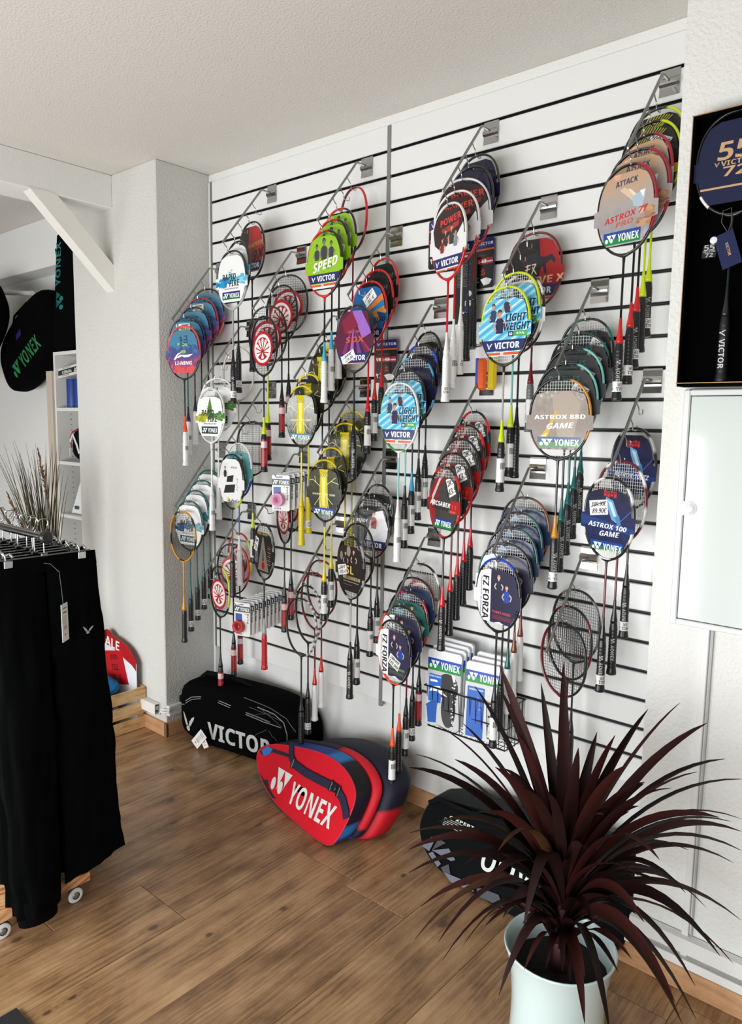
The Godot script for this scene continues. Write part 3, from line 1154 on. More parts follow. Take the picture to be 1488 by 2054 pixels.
	# two players with a white spine
	for q in [["spine_power", "POWER SERIES", rgb(206, 70, 80), false, rgb(38, 36, 66)], ["spine_premium", "PREMIUM SERIES", rgb(130, 170, 70), true, rgb(46, 46, 76)]]:
		c = card_cv(q[4])
		c.rect(0, 0, 78, 260, rgb(240, 240, 242))
		c.text("FZ FORZA", 70, 66, 28, rgb(24, 24, 34), 0.9, 0.0, PI / 2, false)
		c.text("INNOVATED IN DENMARK", 38, 70, 7, rgb(120, 120, 130), 1.2, 0.0, PI / 2, false)
		c.player(112, 64, 21, rgb(226, 190, 170), rgb(180, 140, 90), rgb(30, 40, 66))
		c.player(148, 92, 23, rgb(220, 176, 152), rgb(40, 30, 28), rgb(34, 72, 160))
		c.rect(78, 168, 132, 92, q[4])
		c.text(q[1], 128, 180, 9, q[2], 1.0)
		for k in 4:
			c.rect(88, 196 + k * 4, 84, 1.6, (q[2] as Color).darkened(0.2))
		c.pol(poly([98, 222, 120, 216, 150, 226, 138, 230, 112, 228]), pale)
		if q[3]:
			c.sticker(92, 130, 66, 42, 0.42, "209.95€", "149.90€")
		keep(q[0], c)
	c = card_cv(rgb(30, 48, 84))
	c.player(70, 58, 20, rgb(220, 180, 160), rgb(60, 40, 30), rgb(130, 170, 200))
	c.player(150, 86, 22, rgb(226, 190, 170), rgb(30, 26, 26), rgb(24, 34, 60))
	c.rect(60, 160, 120, 2, pale)
	keep("navy_man", c)
	c = card_cv(rgb(34, 92, 86))
	c.player(66, 56, 20, rgb(180, 200, 210), rgb(30, 30, 34), rgb(120, 170, 190))
	c.player(128, 60, 24, rgb(224, 190, 172), rgb(30, 26, 26), rgb(110, 26, 40))
	c.pol(poly([140, 110, 190, 130, 170, 176]), pale)
	keep("green_man", c)
	c = card_cv(rgb(92, 166, 170))
	c.player(72, 62, 22, rgb(70, 84, 96), rgb(40, 40, 46), rgb(56, 64, 76))
	c.player(132, 62, 23, rgb(220, 180, 160), rgb(40, 30, 28), rgb(110, 44, 50))
	c.sticker(124, 120, 56, 50, 0.55, "79.90", "59.-€")
	keep("teal_men", c)
	# white card with two black bars
	c = card_cv(rgb(236, 237, 237))
	c.rect(10, 44, 74, 60, rgb(226, 226, 226))
	c.player(60, 66, 18, rgb(150, 150, 150), rgb(20, 20, 20), rgb(26, 26, 26))
	c.pol(poly([78, 104, 128, 96, 120, 128, 70, 132]), ink)
	c.pol(poly([62, 146, 140, 138, 132, 176, 46, 184]), ink)
	c.text("SATELITE", 130, 58, 8, ink, 1.1)
	for k in 5:
		c.line(150 + (k % 2) * 6, 110 + k * 12, 162 - (k % 3) * 4, 118 + k * 12, 3, rgb(140, 50, 60))
	c.text("Babolat", 132, 206, 22, ink, 1.0)
	c.pol(poly([74, 204, 90, 200, 88, 214, 72, 218]), rgb(214, 220, 30))
	c.pol(poly([72, 222, 88, 218, 86, 230, 70, 234]), rgb(214, 220, 30))
	keep("two_bars", c)
	# black road card
	c = card_cv(rgb(20, 19, 20))
	c.pol(poly([104, 60, 112, 60, 160, 214, 56, 214]), rgb(126, 122, 110))
	c.pol(poly([106, 120, 110, 120, 118, 200, 98, 200]), rgb(30, 28, 26))
	c.text("PRO TEAM", 104, 40, 13, rgb(200, 160, 50), 1.1)
	c.sticker(38, 62, 34, 66, 0.35, "99.-", "79.-")
	for k in 10:
		c.rect(28, 126 + k * 6, 30, 2, rgb(190, 190, 190))
		c.rect(150, 96 + k * 9, 30, 3, rgb(150, 140, 140) if k % 2 else rgb(150, 50, 40))
	c.ell(108, 190, 18, 22, rgb(196, 70, 30))
	c.ell(108, 190, 12, 15, rgb(120, 30, 20))
	c.text("KARAKAL", 108, 226, 20, pale, 0.95)
	keep("road", c)
	# woman with folded arms
	c = card_cv(rgb(30, 28, 30))
	c.pol(poly([70, 190, 120, 60, 170, 50, 200, 120, 190, 200]), rgb(226, 226, 228))
	c.player(122, 66, 27, rgb(226, 178, 156), rgb(44, 26, 24), rgb(150, 40, 44))
	c.text("READY", 56, 92, 14, pale, 1.1, 0.1)
	c.text("24", 56, 114, 16, rgb(190, 60, 60), 1.2)
	c.navy_band(178, 36)
	keep("woman", c)
	# black card, two rackets and a gold monogram
	c = card_cv(rgb(28, 22, 20))
	c.player(74, 70, 20, rgb(214, 170, 146), rgb(60, 30, 20), rgb(20, 18, 18))
	c.player(132, 58, 23, rgb(220, 178, 152), rgb(50, 34, 26), rgb(26, 22, 22))
	c.ell(96, 60, 14, 22, rgb(150, 140, 130))
	c.ell(44, 84, 10, 18, rgb(140, 130, 120))
	c.text("SL", 104, 118, 34, rgb(216, 180, 90), 1.2)
	c.text("MILLENNIUM", 118, 160, 14, rgb(190, 170, 130), 1.0)
	c.rect(60, 182, 110, 3, rgb(160, 150, 130))
	c.rect(60, 196, 60, 2, rgb(120, 110, 100))
	c.sticker(16, 128, 62, 42, -0.22, "135.-€", "103.-€")
	keep("gold_pair", c)
	# round red disc with white petals, 130 mm across
	c = CV.new(self, 140, 140, 2.2, rgb(176, 24, 40))
	c.ell(70, 70, 58, 58, rgb(236, 232, 228))
	c.ell(70, 70, 46, 46, rgb(176, 24, 40))
	for k in 9:
		var a := deg_to_rad(-200.0 + k * 27.5)
		var d := Vector2(cos(a), sin(a))
		var e := Vector2(-d.y, d.x)
		var o := Vector2(70, 84)
		var r1 := 50.0 + 6.0 * sin(a * -1.0)
		c.tri(o + d * 10, o + d * r1 * 0.8 + e * 7.5, o + d * r1 * 0.8 - e * 7.5, rgb(236, 232, 228))
		c.ell((o + d * r1 * 0.86).x, (o + d * r1 * 0.86).y, 7.2, 7.2, rgb(236, 232, 228))
	c.pol(poly([62, 104, 70, 84, 78, 104]), rgb(236, 232, 228))
	c.ell(70, 106, 9, 6, rgb(236, 232, 228))
	keep("disc", c)
	# printed packs and tags
	c = CV.new(self, 100, 200, 2.2, rgb(22, 20, 22))
	c.rect(0, 0, 100, 38, rgb(36, 44, 120))
	c.marks(bird_polys(), 10, 12, 18, 16, pale)
	c.text("VICTOR", 64, 14, 12, pale, 1.1)
	c.rect(0, 40, 100, 8, rgb(214, 90, 40))
	c.text("CONTROL", 40, 64, 7, rgb(170, 50, 50), 1.2)
	c.rect(4, 78, 92, 26, rgb(150, 30, 34))
	c.text("VBS-68", 38, 84, 14, pale, 1.0)
	c.text("POWER", 80, 90, 7, pale, 1.0)
	for s in [[50, 120, 58, 126], [46, 130, 62, 128], [54, 128, 50, 146], [60, 134, 64, 146], [46, 146, 66, 144]]:
		c.line(s[0], s[1], s[2], s[3], 3, rgb(190, 50, 44))
	for s in [[12, 156, 16, 178], [8, 164, 20, 162], [24, 158, 36, 158], [30, 150, 30, 176], [24, 176, 38, 174]]:
		c.line(s[0], s[1], s[2], s[3], 3, pale)
	c.pol(poly([44, 164, 70, 158, 94, 168, 84, 186, 60, 190]), rgb(226, 226, 226))
	keep("string_pack", c)
	c = CV.new(self, 100, 320, 1.6, rgb(20, 19, 20))
	for k in 16:
		c.rect(14, 34 + k * 7, 60 - (k * 13) % 30, 2, rgb(120, 118, 118))
	c.ell(70, 176, 10, 14, rgb(200, 200, 200))
	c.rect(52, 210, 30, 26, rgb(214, 214, 210))
	c.rect(54, 216, 26, 4, rgb(40, 40, 40))
	c.text("VICTOR", 66, 262, 10, pale, 1.0)
	keep("black_pack", c)
	for q in [["grip_pack", "Super Grap", rgb(238, 238, 238), rgb(24, 70, 160)], ["dry_pack", "Dry Grap", rgb(236, 236, 234), rgb(20, 60, 150)]]:
		c = CV.new(self, 75, 160, 2.2, q[2])
		c.brand_box(0, 18, 75, 28, rgb(12, 40, 76), rgb(6, 60, 50))
		c.rect(6, 54, 32, 34, q[3])
		c.text(q[1], 70, 52, 10, rgb(30, 30, 40), 1.1, 0.0, PI / 2, false)
		c.text("5.50", 58, 50, 7, rgb(40, 40, 44), 1.0, 0.3, 0.0, true, serif)
		c.ell(37, 9, 9, 3, rgb(120, 120, 120))
		for k in 6:
			c.rect(10 + k * 5, 146, 3, 9, rgb(40, 40, 40))
		keep(q[0], c)
	c = CV.new(self, 120, 230, 2.0, rgb(236, 238, 240))
	c.brand_box(0, 26, 120, 36, rgb(20, 70, 176), rgb(10, 140, 60))
	c.rect(0, 62, 120, 168, rgb(196, 198, 200))
	c.ell(74, 104, 38, 40, rgb(44, 44, 46))
	c.ell(80, 170, 26, 56, rgb(54, 54, 56))
	c.pol(poly([86, 64, 96, 64, 104, 92, 98, 96]), pale)
	c.rect(6, 74, 46, 84, rgb(24, 96, 190))
	c.pol(poly([8, 128, 20, 112, 46, 106, 60, 124, 76, 134, 50, 130, 36, 124]), pale)
	c.pol(poly([10, 92, 34, 90, 40, 96, 12, 98]), pale)
	c.text("POWER CUSHION", 28, 78, 5, pale, 0.8)
	c.pol(poly([0, 170, 20, 156, 40, 150, 38, 220, 8, 224]), rgb(20, 84, 170))
	c.smoke(90, 80, 104, 220, [rgb(20, 20, 20), rgb(230, 230, 230), rgb(60, 60, 60)], 40, 4, 5)
	keep("insole_pack", c)
	c = CV.new(self, 120, 230, 2.0, rgb(236, 238, 240))
	c.brand_box(0, 26, 120, 36, rgb(20, 70, 176), rgb(10, 140, 60))
	c.rect(0, 62, 120, 168, rgb(208, 210, 212))
	c.rect(8, 74, 60, 152, rgb(22, 92, 186))
	c.text("POWER CUSHION", 38, 80, 5, pale, 0.9)
	c.smoke(30, 100, 56, 140, [rgb(90, 150, 220), rgb(40, 110, 200)], 8, 4, 9)
	c.smoke(80, 80, 108, 220, [rgb(20, 20, 20), rgb(230, 230, 230), rgb(60, 60, 60)], 40, 4, 6)
	keep("insole_blue", c)
	c = CV.new(self, 84, 30, 4.0, rgb(238, 238, 236))
	for k in 2:
		c.text("129.90", 21 + k * 42, 4, 9, ink, 0.9, 0.3, 0.05, true, serif)
		c.text("95.-€", 21 + k * 42, 16, 10, ink, 0.9, 0.3, 0.05, true, serif)
		c.line(6 + k * 42, 14, 36 + k * 42, 4, 1.2, ink)
	keep("grip_tag", c)
	c = CV.new(self, 84, 100, 3.0, rgb(232, 232, 230))
	for k in 2:
		for j in 12:
			c.rect(8 + k * 42 + j * 2, 56, 1.0 if j % 3 else 1.8, 26, rgb(30, 30, 30))
		c.text("YONEX", 34 + k * 42, 8, 7, ink, 1.0, 0.0, PI / 2, false)
	keep("grip_wrap", c)
	c = CV.new(self, 84, 100, 2.0, rgb(150, 22, 32))
	c.rect(0, 70, 84, 24, rgb(226, 200, 200))
	c.rect(12, 10, 16, 50, rgb(190, 50, 56))
	c.rect(54, 10, 16, 50, rgb(190, 50, 56))
	keep("red_sleeve", c)
	c = CV.new(self, 50, 110, 3.0, rgb(228, 226, 222))
	c.rect(12, 12, 30, 3, rgb(60, 60, 60))
	c.rect(12, 24, 26, 4, rgb(40, 40, 40))
	for k in 9:
		c.rect(12, 36 + k * 3, 28 - (k * 7) % 12, 1.2, rgb(130, 130, 130))
	for k in 8:
		c.rect(14 + k * 3, 64, 1.6, 12, rgb(40, 40, 40))
	c.rect(18, 86, 8, 8, rgb(190, 40, 40))
	keep("swing_tag", c)


# ---------------------------------------------------------------- hook bars and rackets
const HOOK_AT := [0.237, 0.425, 0.61, 0.80, 0.985]
const DEPTH_WORD := ["rearmost", "fourth from front", "middle", "second from front", "frontmost"]
# [key, x, groove, place, what hangs there]
var BARS := [
	["A1", 0.458, 0, "leftmost bar of top hook row", "white watercolour cards"], ["A2", 1.044, 0, "second bar of top hook row", "lime green cards"],
	["A3", 1.639, 0, "third bar of top hook row", "red and white team cards"], ["A4", 2.273, 0, "rightmost bar of top hook row", "smoky sunset cards"],
	["B0", 0.068, 3, "leftmost bar of second hook row", "rainbow cards"], ["B1", 0.658, 3, "second bar of second hook row", "red petal discs"],
	["B2", 1.207, 3, "third bar of second hook row", "red frames and purple card"], ["B3", 1.881, 3, "rightmost bar of second hook row", "lime frames and red horse card"],
	["C0", 0.303, 6, "leftmost bar of third hook row", "white and green cards"], ["C1", 0.914, 6, "second bar of third hook row", "pale lightning cards"],
	["C2", 1.435, 6, "third bar of third hook row", "sky blue cards"], ["C3", 2.08, 6, "rightmost bar of third hook row", "black cards and mountain card"],
	["D0", 0.454, 9, "leftmost bar of fourth hook row", "two-bar white card"], ["D1", 1.051, 9, "second bar of fourth hook row", "dark lightning cards"],
	["D2", 1.655, 9, "third bar of fourth hook row", "charcoal and red cards"], ["D3", 2.273, 9, "rightmost bar of fourth hook row", "deep blue cards"],
	["Em", 0.064, 12, "leftmost bar of fifth hook row", "teal frames"], ["E1", 0.675, 12, "second bar of fifth hook row", "black road card"],
	["E2", 1.201, 12, "third bar of fifth hook row", "woman and gold monogram cards"], ["E3", 1.88, 12, "rightmost bar of fifth hook row", "navy cards with white spine"],
	["E0", 0.302, 15, "leftmost bar of bottom hook row", "three red petal discs"], ["F1", 0.916, 15, "second bar of bottom hook row", "unstrung frames"],
	["F2", 1.43, 15, "third bar of bottom hook row", "white-spined cards and a red disc"], ["F3", 2.09, 15, "rightmost bar of bottom hook row", "plain black strung rackets"],
]
var FC := {
	"black": [24, 24, 26], "silver": [170, 172, 172], "orange": [236, 74, 40], "navy": [30, 34, 66], "plum": [66, 26, 52], "crimson": [170, 22, 52], "red": [206, 26, 30], "darkred": [110, 18, 28],
	"white": [232, 232, 230], "lime": [206, 226, 24], "yellow": [226, 206, 16], "teal": [16, 96, 92], "mint": [120, 196, 190], "blue": [30, 70, 190], "cyan": [64, 168, 206], "gold": [206, 140, 30],
	"cream": [204, 196, 182], "amber": [226, 156, 24], "purple": [70, 40, 110], "brown": [130, 62, 30], "grey": [110, 110, 110], "green": [70, 150, 60], "tangerine": [240, 84, 44],
}
# [bar, hook 1 (wall) to 5 (front), yaw, frame, accent, mode, card, strings (0 none, 1 white, 2 black), shaft, cone, grip, extra, words]
var RACKETS := [
	["A1", 2, -5, "black", "black", 0, "red_nine", 0, "black", "black", "black", "", "black racket with red and black number nine card"],
	["A1", 4, -6, "black", "black", 0, "splash_blue", 0, "black", "black", "black", "tag", "black racket with white and blue watercolour card"],
	["A1", 5, 2, "black", "silver", 2, "splash_blue", 0, "silver", "black", "black", "text tag", "silver-shafted racket with white and blue watercolour card"],
	["A2", 1, -14, "darkred", "red", 1, "", 0, "darkred", "darkred", "black", "", "unstrung dark red racket without a card"],
	["A2", 3, -4, "red", "black", 1, "lime", 0, "black", "cyan", "white", "", "red and black racket with lime green players card"],
	["A2", 4, 0, "red", "black", 1, "lime", 0, "black", "cyan", "white", "wrap", "red and black racket with lime green players card"],
	["A2", 5, -1, "red", "black", 6, "lime", 0, "black", "cyan", "white", "", "red and black racket with lime green players card"],
	["A3", 1, -6, "black", "black", 0, "midnight", 0, "darkred", "black", "black", "", "black racket with midnight blue card"],
	["A3", 2, -2, "black", "navy", 3, "midnight", 0, "navy", "navy", "black", "", "black and navy racket with midnight blue card"],
	["A3", 3, 20, "white", "red", 2, "team", 0, "white", "white", "white", "tag", "white and red racket with maroon team card"],
	["A3", 4, -2, "white", "red", 2, "team", 0, "red", "white", "white", "wrap", "white and red racket with maroon team card"],
	["A3", 5, -19, "white", "red", 2, "team", 0, "red", "white", "white", "tag", "white and red racket with maroon team card"],
	["A4", 1, -8, "black", "lime", 1, "black_rays", 0, "lime", "lime", "black", "text tag", "black and lime racket with yellow-rayed black card"],
	["A4", 2, -8, "black", "lime", 1, "black_rays_tag", 0, "lime", "lime", "black", "", "black and lime racket with price sticker on black card"],
	["A4", 3, -17, "black", "crimson", 1, "sunset", 0, "black", "red", "black", "text tag", "black and crimson racket with smoky sunset card"],
	["A4", 4, -4, "black", "crimson", 1, "sunset", 0, "black", "red", "black", "tag", "black and crimson racket with smoky sunset card"],
	["A4", 5, -12, "black", "crimson", 1, "sunset", 0, "black", "red", "black", "text tag", "black and crimson racket with smoky sunset card"],
	["B0", 1, 20, "black", "orange", 2, "rainbow", 0, "black", "black", "black", "", "black racket with rainbow ink card"],
	["B0", 2, 21, "crimson", "black", 2, "rainbow_tag", 0, "black", "black", "black", "", "crimson racket with price sticker on rainbow card"],
	["B0", 3, 19, "black", "plum", 2, "rainbow", 0, "navy", "navy", "white", "", "black and plum racket with rainbow ink card"],
	["B0", 4, 24, "navy", "black", 2, "rainbow_tag", 0, "teal", "navy", "white", "wrap", "navy racket with rainbow ink card"],
	["B0", 5, 15, "orange", "black", 2, "rainbow", 0, "black", "orange", "white", "wrap", "orange racket with rainbow ink card"],
	["B1", 1, 18, "black", "black", 0, "disc", 2, "black", "black", "black", "sleeve", "black strung racket with red petal disc"],
	["B1", 2, 2, "black", "black", 0, "disc", 2, "black", "black", "black", "sleeve", "black strung racket with red petal disc"],
	["B1", 4, 16, "black", "black", 0, "disc", 2, "lime", "lime", "black", "sleeve", "lime-shafted black strung racket with red petal disc"],
	["B1", 5, -6, "black", "black", 0, "disc", 2, "black", "lime", "black", "sleeve", "lime-coned black strung racket with red petal disc"],
	["B2", 1, -12, "red", "red", 0, "black_rigid", 0, "red", "red", "black", "", "red racket with plain black card"],
	["B2", 2, -6, "red", "red", 0, "black_rigid", 0, "red", "red", "black", "wrap", "red racket with plain black card"],
	["B2", 3, -4, "red", "red", 0, "blue_orange", 0, "red", "red", "black", "wrap", "red racket with blue and orange card and sticker"],
	["B2", 5, -2, "black", "black", 0, "purple", 0, "black", "black", "black", "text", "black racket with purple crystal card and sticker"],
	["B3", 1, 6, "darkred", "darkred", 0, "horse", 0, "darkred", "darkred", "grey", "wrap", "dark red racket with red card showing a black horse"],
	["B3", 2, -10, "black", "white", 3, "two_bars", 0, "black", "black", "black", "", "black racket with white card tucked behind the second lime-topped racket"],
	["B3", 4, -5, "lime", "black", 2, "skyblue", 1, "mint", "lime", "black", "wrap", "lime-topped racket with sky blue players card"],
	["B3", 5, -6, "lime", "black", 2, "skyblue", 1, "silver", "lime", "black", "wrap", "lime-topped racket with sky blue players card"],
	["C0", 1, 9, "cream", "cream", 0, "", 0, "cream", "cream", "white", "", "unstrung cream-coloured racket without a card"],
	["C0", 4, 19, "white", "white", 0, "splash_green", 1, "white", "white", "white", "", "white racket with white and green pine card"],
	["C0", 5, 2, "white", "white", 0, "splash_green", 1, "white", "white", "white", "wrap", "white racket with white and green pine card"],
	["C1", 1, 0, "black", "black", 0, "bolt_dark", 0, "black", "black", "black", "", "black racket with dark green and yellow card"],
	["C1", 2, -6, "black", "black", 0, "bolt_dark", 0, "black", "black", "black", "", "black racket with black and yellow lightning card"],
	["C1", 4, -6, "black", "yellow", 4, "bolt_dark", 2, "yellow", "yellow", "yellow", "tag", "yellow-topped racket with yellow lightning card"],
	["C1", 5, -5, "black", "yellow", 4, "bolt_pale", 2, "yellow", "yellow", "yellow", "", "yellow-gripped racket with grey and yellow lightning card"],
	["C2", 1, -19, "black", "black", 0, "black_rigid", 2, "black", "black", "black", "wrap", "black racket with plain black card"],
	["C2", 2, -10, "black", "blue", 3, "midnight", 1, "black", "black", "black", "wrap", "black and blue racket with midnight card"],
	["C2", 3, 1, "black", "cyan", 3, "midnight", 1, "black", "cyan", "black", "wrap", "black and cyan racket with midnight card"],
	["C2", 4, -7, "black", "green", 5, "skyblue", 1, "mint", "black", "black", "wrap", "green-edged racket with sky blue players card"],
	["C2", 5, -6, "white", "green", 5, "skyblue", 1, "mint", "white", "white", "wrap", "white and green racket with sky blue players card"],
	["C3", 1, -2, "black", "teal", 3, "doubles", 1, "teal", "teal", "black", "text", "black and teal racket with dark smoky card"],
	["C3", 2, 14, "black", "teal", 3, "doubles_tag", 1, "teal", "teal", "black", "text", "black and teal racket with price sticker on black card"],
	["C3", 3, 10, "black", "mint", 1, "doubles", 0, "teal", "teal", "black", "text", "black and mint racket with black lettered card"],
	["C3", 4, 15, "black", "mint", 1, "doubles", 0, "black", "teal", "black", "text", "black and mint racket with black lettered card"],
	["C3", 5, 12, "black", "gold", 1, "mountain", 1, "black", "gold", "black", "text tag", "black and gold racket with brown mountain card"],
	["D0", 2, 10, "black", "black", 0, "", 2, "black", "lime", "black", "tag wrap", "black strung racket without a card"],
	["D0", 4, -2, "white", "blue", 2, "teal_men", 1, "blue", "white", "white", "", "white and blue racket with teal two-player card"],
	["D0", 5, -4, "black", "lime", 9, "two_bars", 0, "black", "black", "black", "", "black racket with white two-bar card"],
	["D1", 1, -4, "black", "yellow", 4, "bolt_dark", 2, "yellow", "yellow", "yellow", "", "yellow-topped racket with dark lightning card"],
	["D1", 2, 2, "black", "yellow", 4, "bolt_dark", 2, "yellow", "yellow", "yellow", "", "yellow-topped racket with dark lightning card"],
	["D1", 4, -7, "black", "yellow", 4, "bolt_dark", 2, "yellow", "yellow", "black", "wrap", "yellow-topped racket with dark lightning card"],
	["D1", 5, -3, "black", "yellow", 4, "bolt_dark", 2, "yellow", "yellow", "black", "wrap", "yellow-topped racket with dark lightning card"],
	["D2", 1, -19, "black", "red", 3, "sabre_tag", 1, "black", "red", "black", "", "black and red racket with charcoal sabre card"],
	["D2", 2, -15, "black", "red", 3, "sabre_tag", 1, "darkred", "red", "black", "", "black and red racket with charcoal sabre card"],
	["D2", 3, -10, "black", "red", 2, "sabre_tag", 1, "darkred", "red", "black", "", "black and red racket with charcoal sabre card"],
	["D2", 4, -12, "black", "red", 2, "sabre_tag", 1, "darkred", "red", "black", "", "black and red racket with charcoal sabre card"],
	["D2", 5, -21, "black", "red", 3, "sabre_tag", 1, "black", "red", "black", "text", "black and red racket with charcoal sabre card"],
	["D3", 2, -26, "black", "silver", 3, "shuttle_zz", 0, "black", "black", "black", "text tag", "black racket with deep blue shuttle card"],
	["D3", 4, -19, "darkred", "white", 3, "", 1, "darkred", "black", "black", "text", "striped strung racket without a card"],
	["D3", 5, -19, "black", "white", 3, "shuttle_game", 1, "darkred", "black", "black", "text tag", "black and white racket with deep blue shuttle card"],
	["Em", 1, 8, "teal", "teal", 0, "splash_teal", 0, "teal", "teal", "black", "tag", "teal racket with white and blue-green card"],
	["Em", 2, 8, "teal", "black", 2, "splash_teal", 0, "teal", "teal", "black", "tag", "teal racket with white and blue-green card"],
	["Em", 3, 5, "teal", "black", 2, "splash_teal", 0, "teal", "teal", "black", "tag", "teal racket with white and blue-green card"],
	["Em", 4, 8, "teal", "black", 2, "splash_teal", 0, "teal", "teal", "black", "tag", "teal racket with white and blue-green card"],
	["Em", 5, 4, "amber", "black", 3, "", 2, "amber", "amber", "black", "", "amber and black strung racket without a card"],
	["E1", 1, -10, "black", "black", 0, "disc", 2, "black", "black", "black", "sleeve", "black racket, half-hidden red petal disc"],
	["E1", 2, -22, "black", "black", 0, "disc", 2, "black", "black", "black", "sleeve", "black racket, half-hidden red petal disc"],
	["E1", 5, -14, "black", "grey", 3, "road", 2, "black", "silver", "red", "", "black racket with black road card and red grip"],
	["E2", 1, -10, "black", "grey", 3, "grey_tension", 1, "black", "black", "black", "wrap", "black racket with dark grey lettered card"],
	["E2", 2, -2, "black", "grey", 3, "woman", 1, "black", "black", "black", "tag wrap", "black racket with card of a woman"],
	["E2", 4, -7, "black", "black", 0, "", 2, "black", "black", "black", "wrap", "black strung racket without a card"],
	["E2", 5, -14, "black", "silver", 3, "gold_pair", 2, "silver", "black", "black", "text", "black and silver racket with gold monogram card"],
	["E3", 1, 1, "black", "brown", 1, "navy_man", 1, "black", "brown", "white", "", "black and brown racket with navy card"],
	["E3", 2, -2, "black", "teal", 1, "navy_man", 1, "black", "brown", "white", "", "black and teal racket with navy card"],
	["E3", 3, 4, "black", "teal", 1, "navy_man", 1, "black", "teal", "white", "text", "black and teal racket with navy card"],
	["E3", 4, 10, "black", "teal", 5, "spine_power", 1, "black", "black", "black", "", "dark racket with white-spined navy card"],
	["E3", 5, -10, "black", "blue", 4, "spine_power", 1, "black", "black", "black", "wrap", "blue-topped racket with white-spined navy card"],
	["E0", 1, -4, "red", "lime", 3, "disc", 1, "black", "black", "black", "sleeve", "red and lime strung racket with red petal disc"],
	["E0", 2, 14, "black", "red", 1, "disc", 2, "black", "black", "black", "sleeve", "black and red strung racket with red petal disc"],
	["E0", 4, -9, "black", "lime", 1, "disc", 2, "black", "black", "black", "sleeve", "black and lime strung racket with red petal disc"],
	["F1", 2, -4, "darkred", "black", 3, "", 0, "darkred", "red", "white", "", "unstrung dark red racket with white grip"],
	["F1", 3, -6, "darkred", "black", 3, "", 0, "darkred", "red", "white", "", "unstrung dark red racket with white grip"],
	["F1", 4, -10, "black", "white", 7, "", 0, "black", "black", "black", "tag", "unstrung black racket with tagged black grip"],
	["F1", 5, -2, "black", "white", 7, "", 0, "black", "black", "black", "", "unstrung black racket without a tag"],
	["F2", 1, -3, "black", "white", 3, "disc", 1, "black", "black", "black", "sleeve", "black and white strung racket with red petal disc"],
	["F2", 2, 0, "black", "black", 0, "navy_man", 1, "black", "black", "black", "tag", "black racket with half-hidden navy card"],
	["F2", 3, 2, "black", "red", 3, "green_man", 1, "darkred", "black", "black", "wrap", "black and red racket with green player card"],
	["F2", 4, 2, "black", "tangerine", 5, "spine_power", 1, "white", "tangerine", "black", "", "dark racket with white-spined navy card"],
	["F2", 5, -11, "black", "tangerine", 5, "spine_premium", 1, "black", "tangerine", "black", "wrap", "orange-coned racket with stickered white-spined card"],
	["F3", 1, -11, "black", "grey", 3, "", 2, "black", "black", "black", "", "plain black strung racket"],
	["F3", 2, -17, "black", "darkred", 3, "", 2, "black", "black", "black", "", "black and dark red strung racket"],
	["F3", 3, -15, "black", "darkred", 5, "", 2, "black", "black", "black", "", "black and dark red-edged strung racket"],
]
var SHIFT := {"B0 5": 0.03, "A1 5": 0.012, "B1 5": 0.02, "A4 5": -0.013, "D3 5": -0.017, "B3 5": -0.009, "D2 5": -0.006}


func colour(called: String) -> Color:
	var a: Array = FC[called]
	return Color8(a[0], a[1], a[2])


func head_point(g: float, a: float, b: float) -> Vector3:
	var c := cos(g)
	var s := sin(g)
	var n := 2.3 if s > 0 else 2.12
	var x := signf(c) * pow(absf(c), 2.0 / n) * a
	var y := signf(s) * pow(absf(s), 2.0 / n) * b
	if s < 0:
		x *= 1.0 - 0.07 * s * s
	return Vector3(x, -0.127 + y, 0)


func frame_mesh(base: String, acc: String, mode: int) -> ArrayMesh:
	var key := "frame%s%s%d" % [base, acc, mode]
	if meshes.has(key):
		return meshes[key]
	var cb := colour(base).srgb_to_linear()
	var ca := colour(acc).srgb_to_linear()
	var p := PackedVector3Array()
	var cols := []
	var n := 56
	for k in n:
		var g := TAU * k / n
		p.append(head_point(g, 0.0955, 0.1245))
		var d := rad_to_deg(g)
		var on := false
		match mode:
			1: on = d < 75 or d > 330
			2: on = d > 195 and d < 345
			3: on = (k / 4) % 3 == 1
			4: on = d > 50 and d < 130
			5: on = d > 140 and d < 290
			6: on = d < 80 or d > 285
			9: on = d > 285 and d < 325
			7: on = (d < 70 or d > 290) and k % 2 == 0
		cols.append(ca if on else cb)
	var m := MB.new()
	m.tube(p, 0.0041, 8, true, 1.4, Vector3(0, 0, 1), cols)
	# the joint below the head
	m.col = ca if mode == 2 else cb
	m.tube(pts3([Vector3(-0.026, -0.2475, 0), Vector3(-0.008, -0.2535, 0), Vector3(0, -0.2545, 0), Vector3(0.008, -0.2535, 0), Vector3(0.026, -0.2475, 0)]), [0.0036, 0.0052, 0.0056, 0.0052, 0.0036], 8, false, 1.15, Vector3(0, 0, 1))
	m.tube(pts3([Vector3(0, -0.252, 0), Vector3(0, -0.264, 0), Vector3(0, -0.276, 0)]), [0.0058, 0.0046, 0.0038], 8)
	meshes[key] = m.mesh()
	return meshes[key]


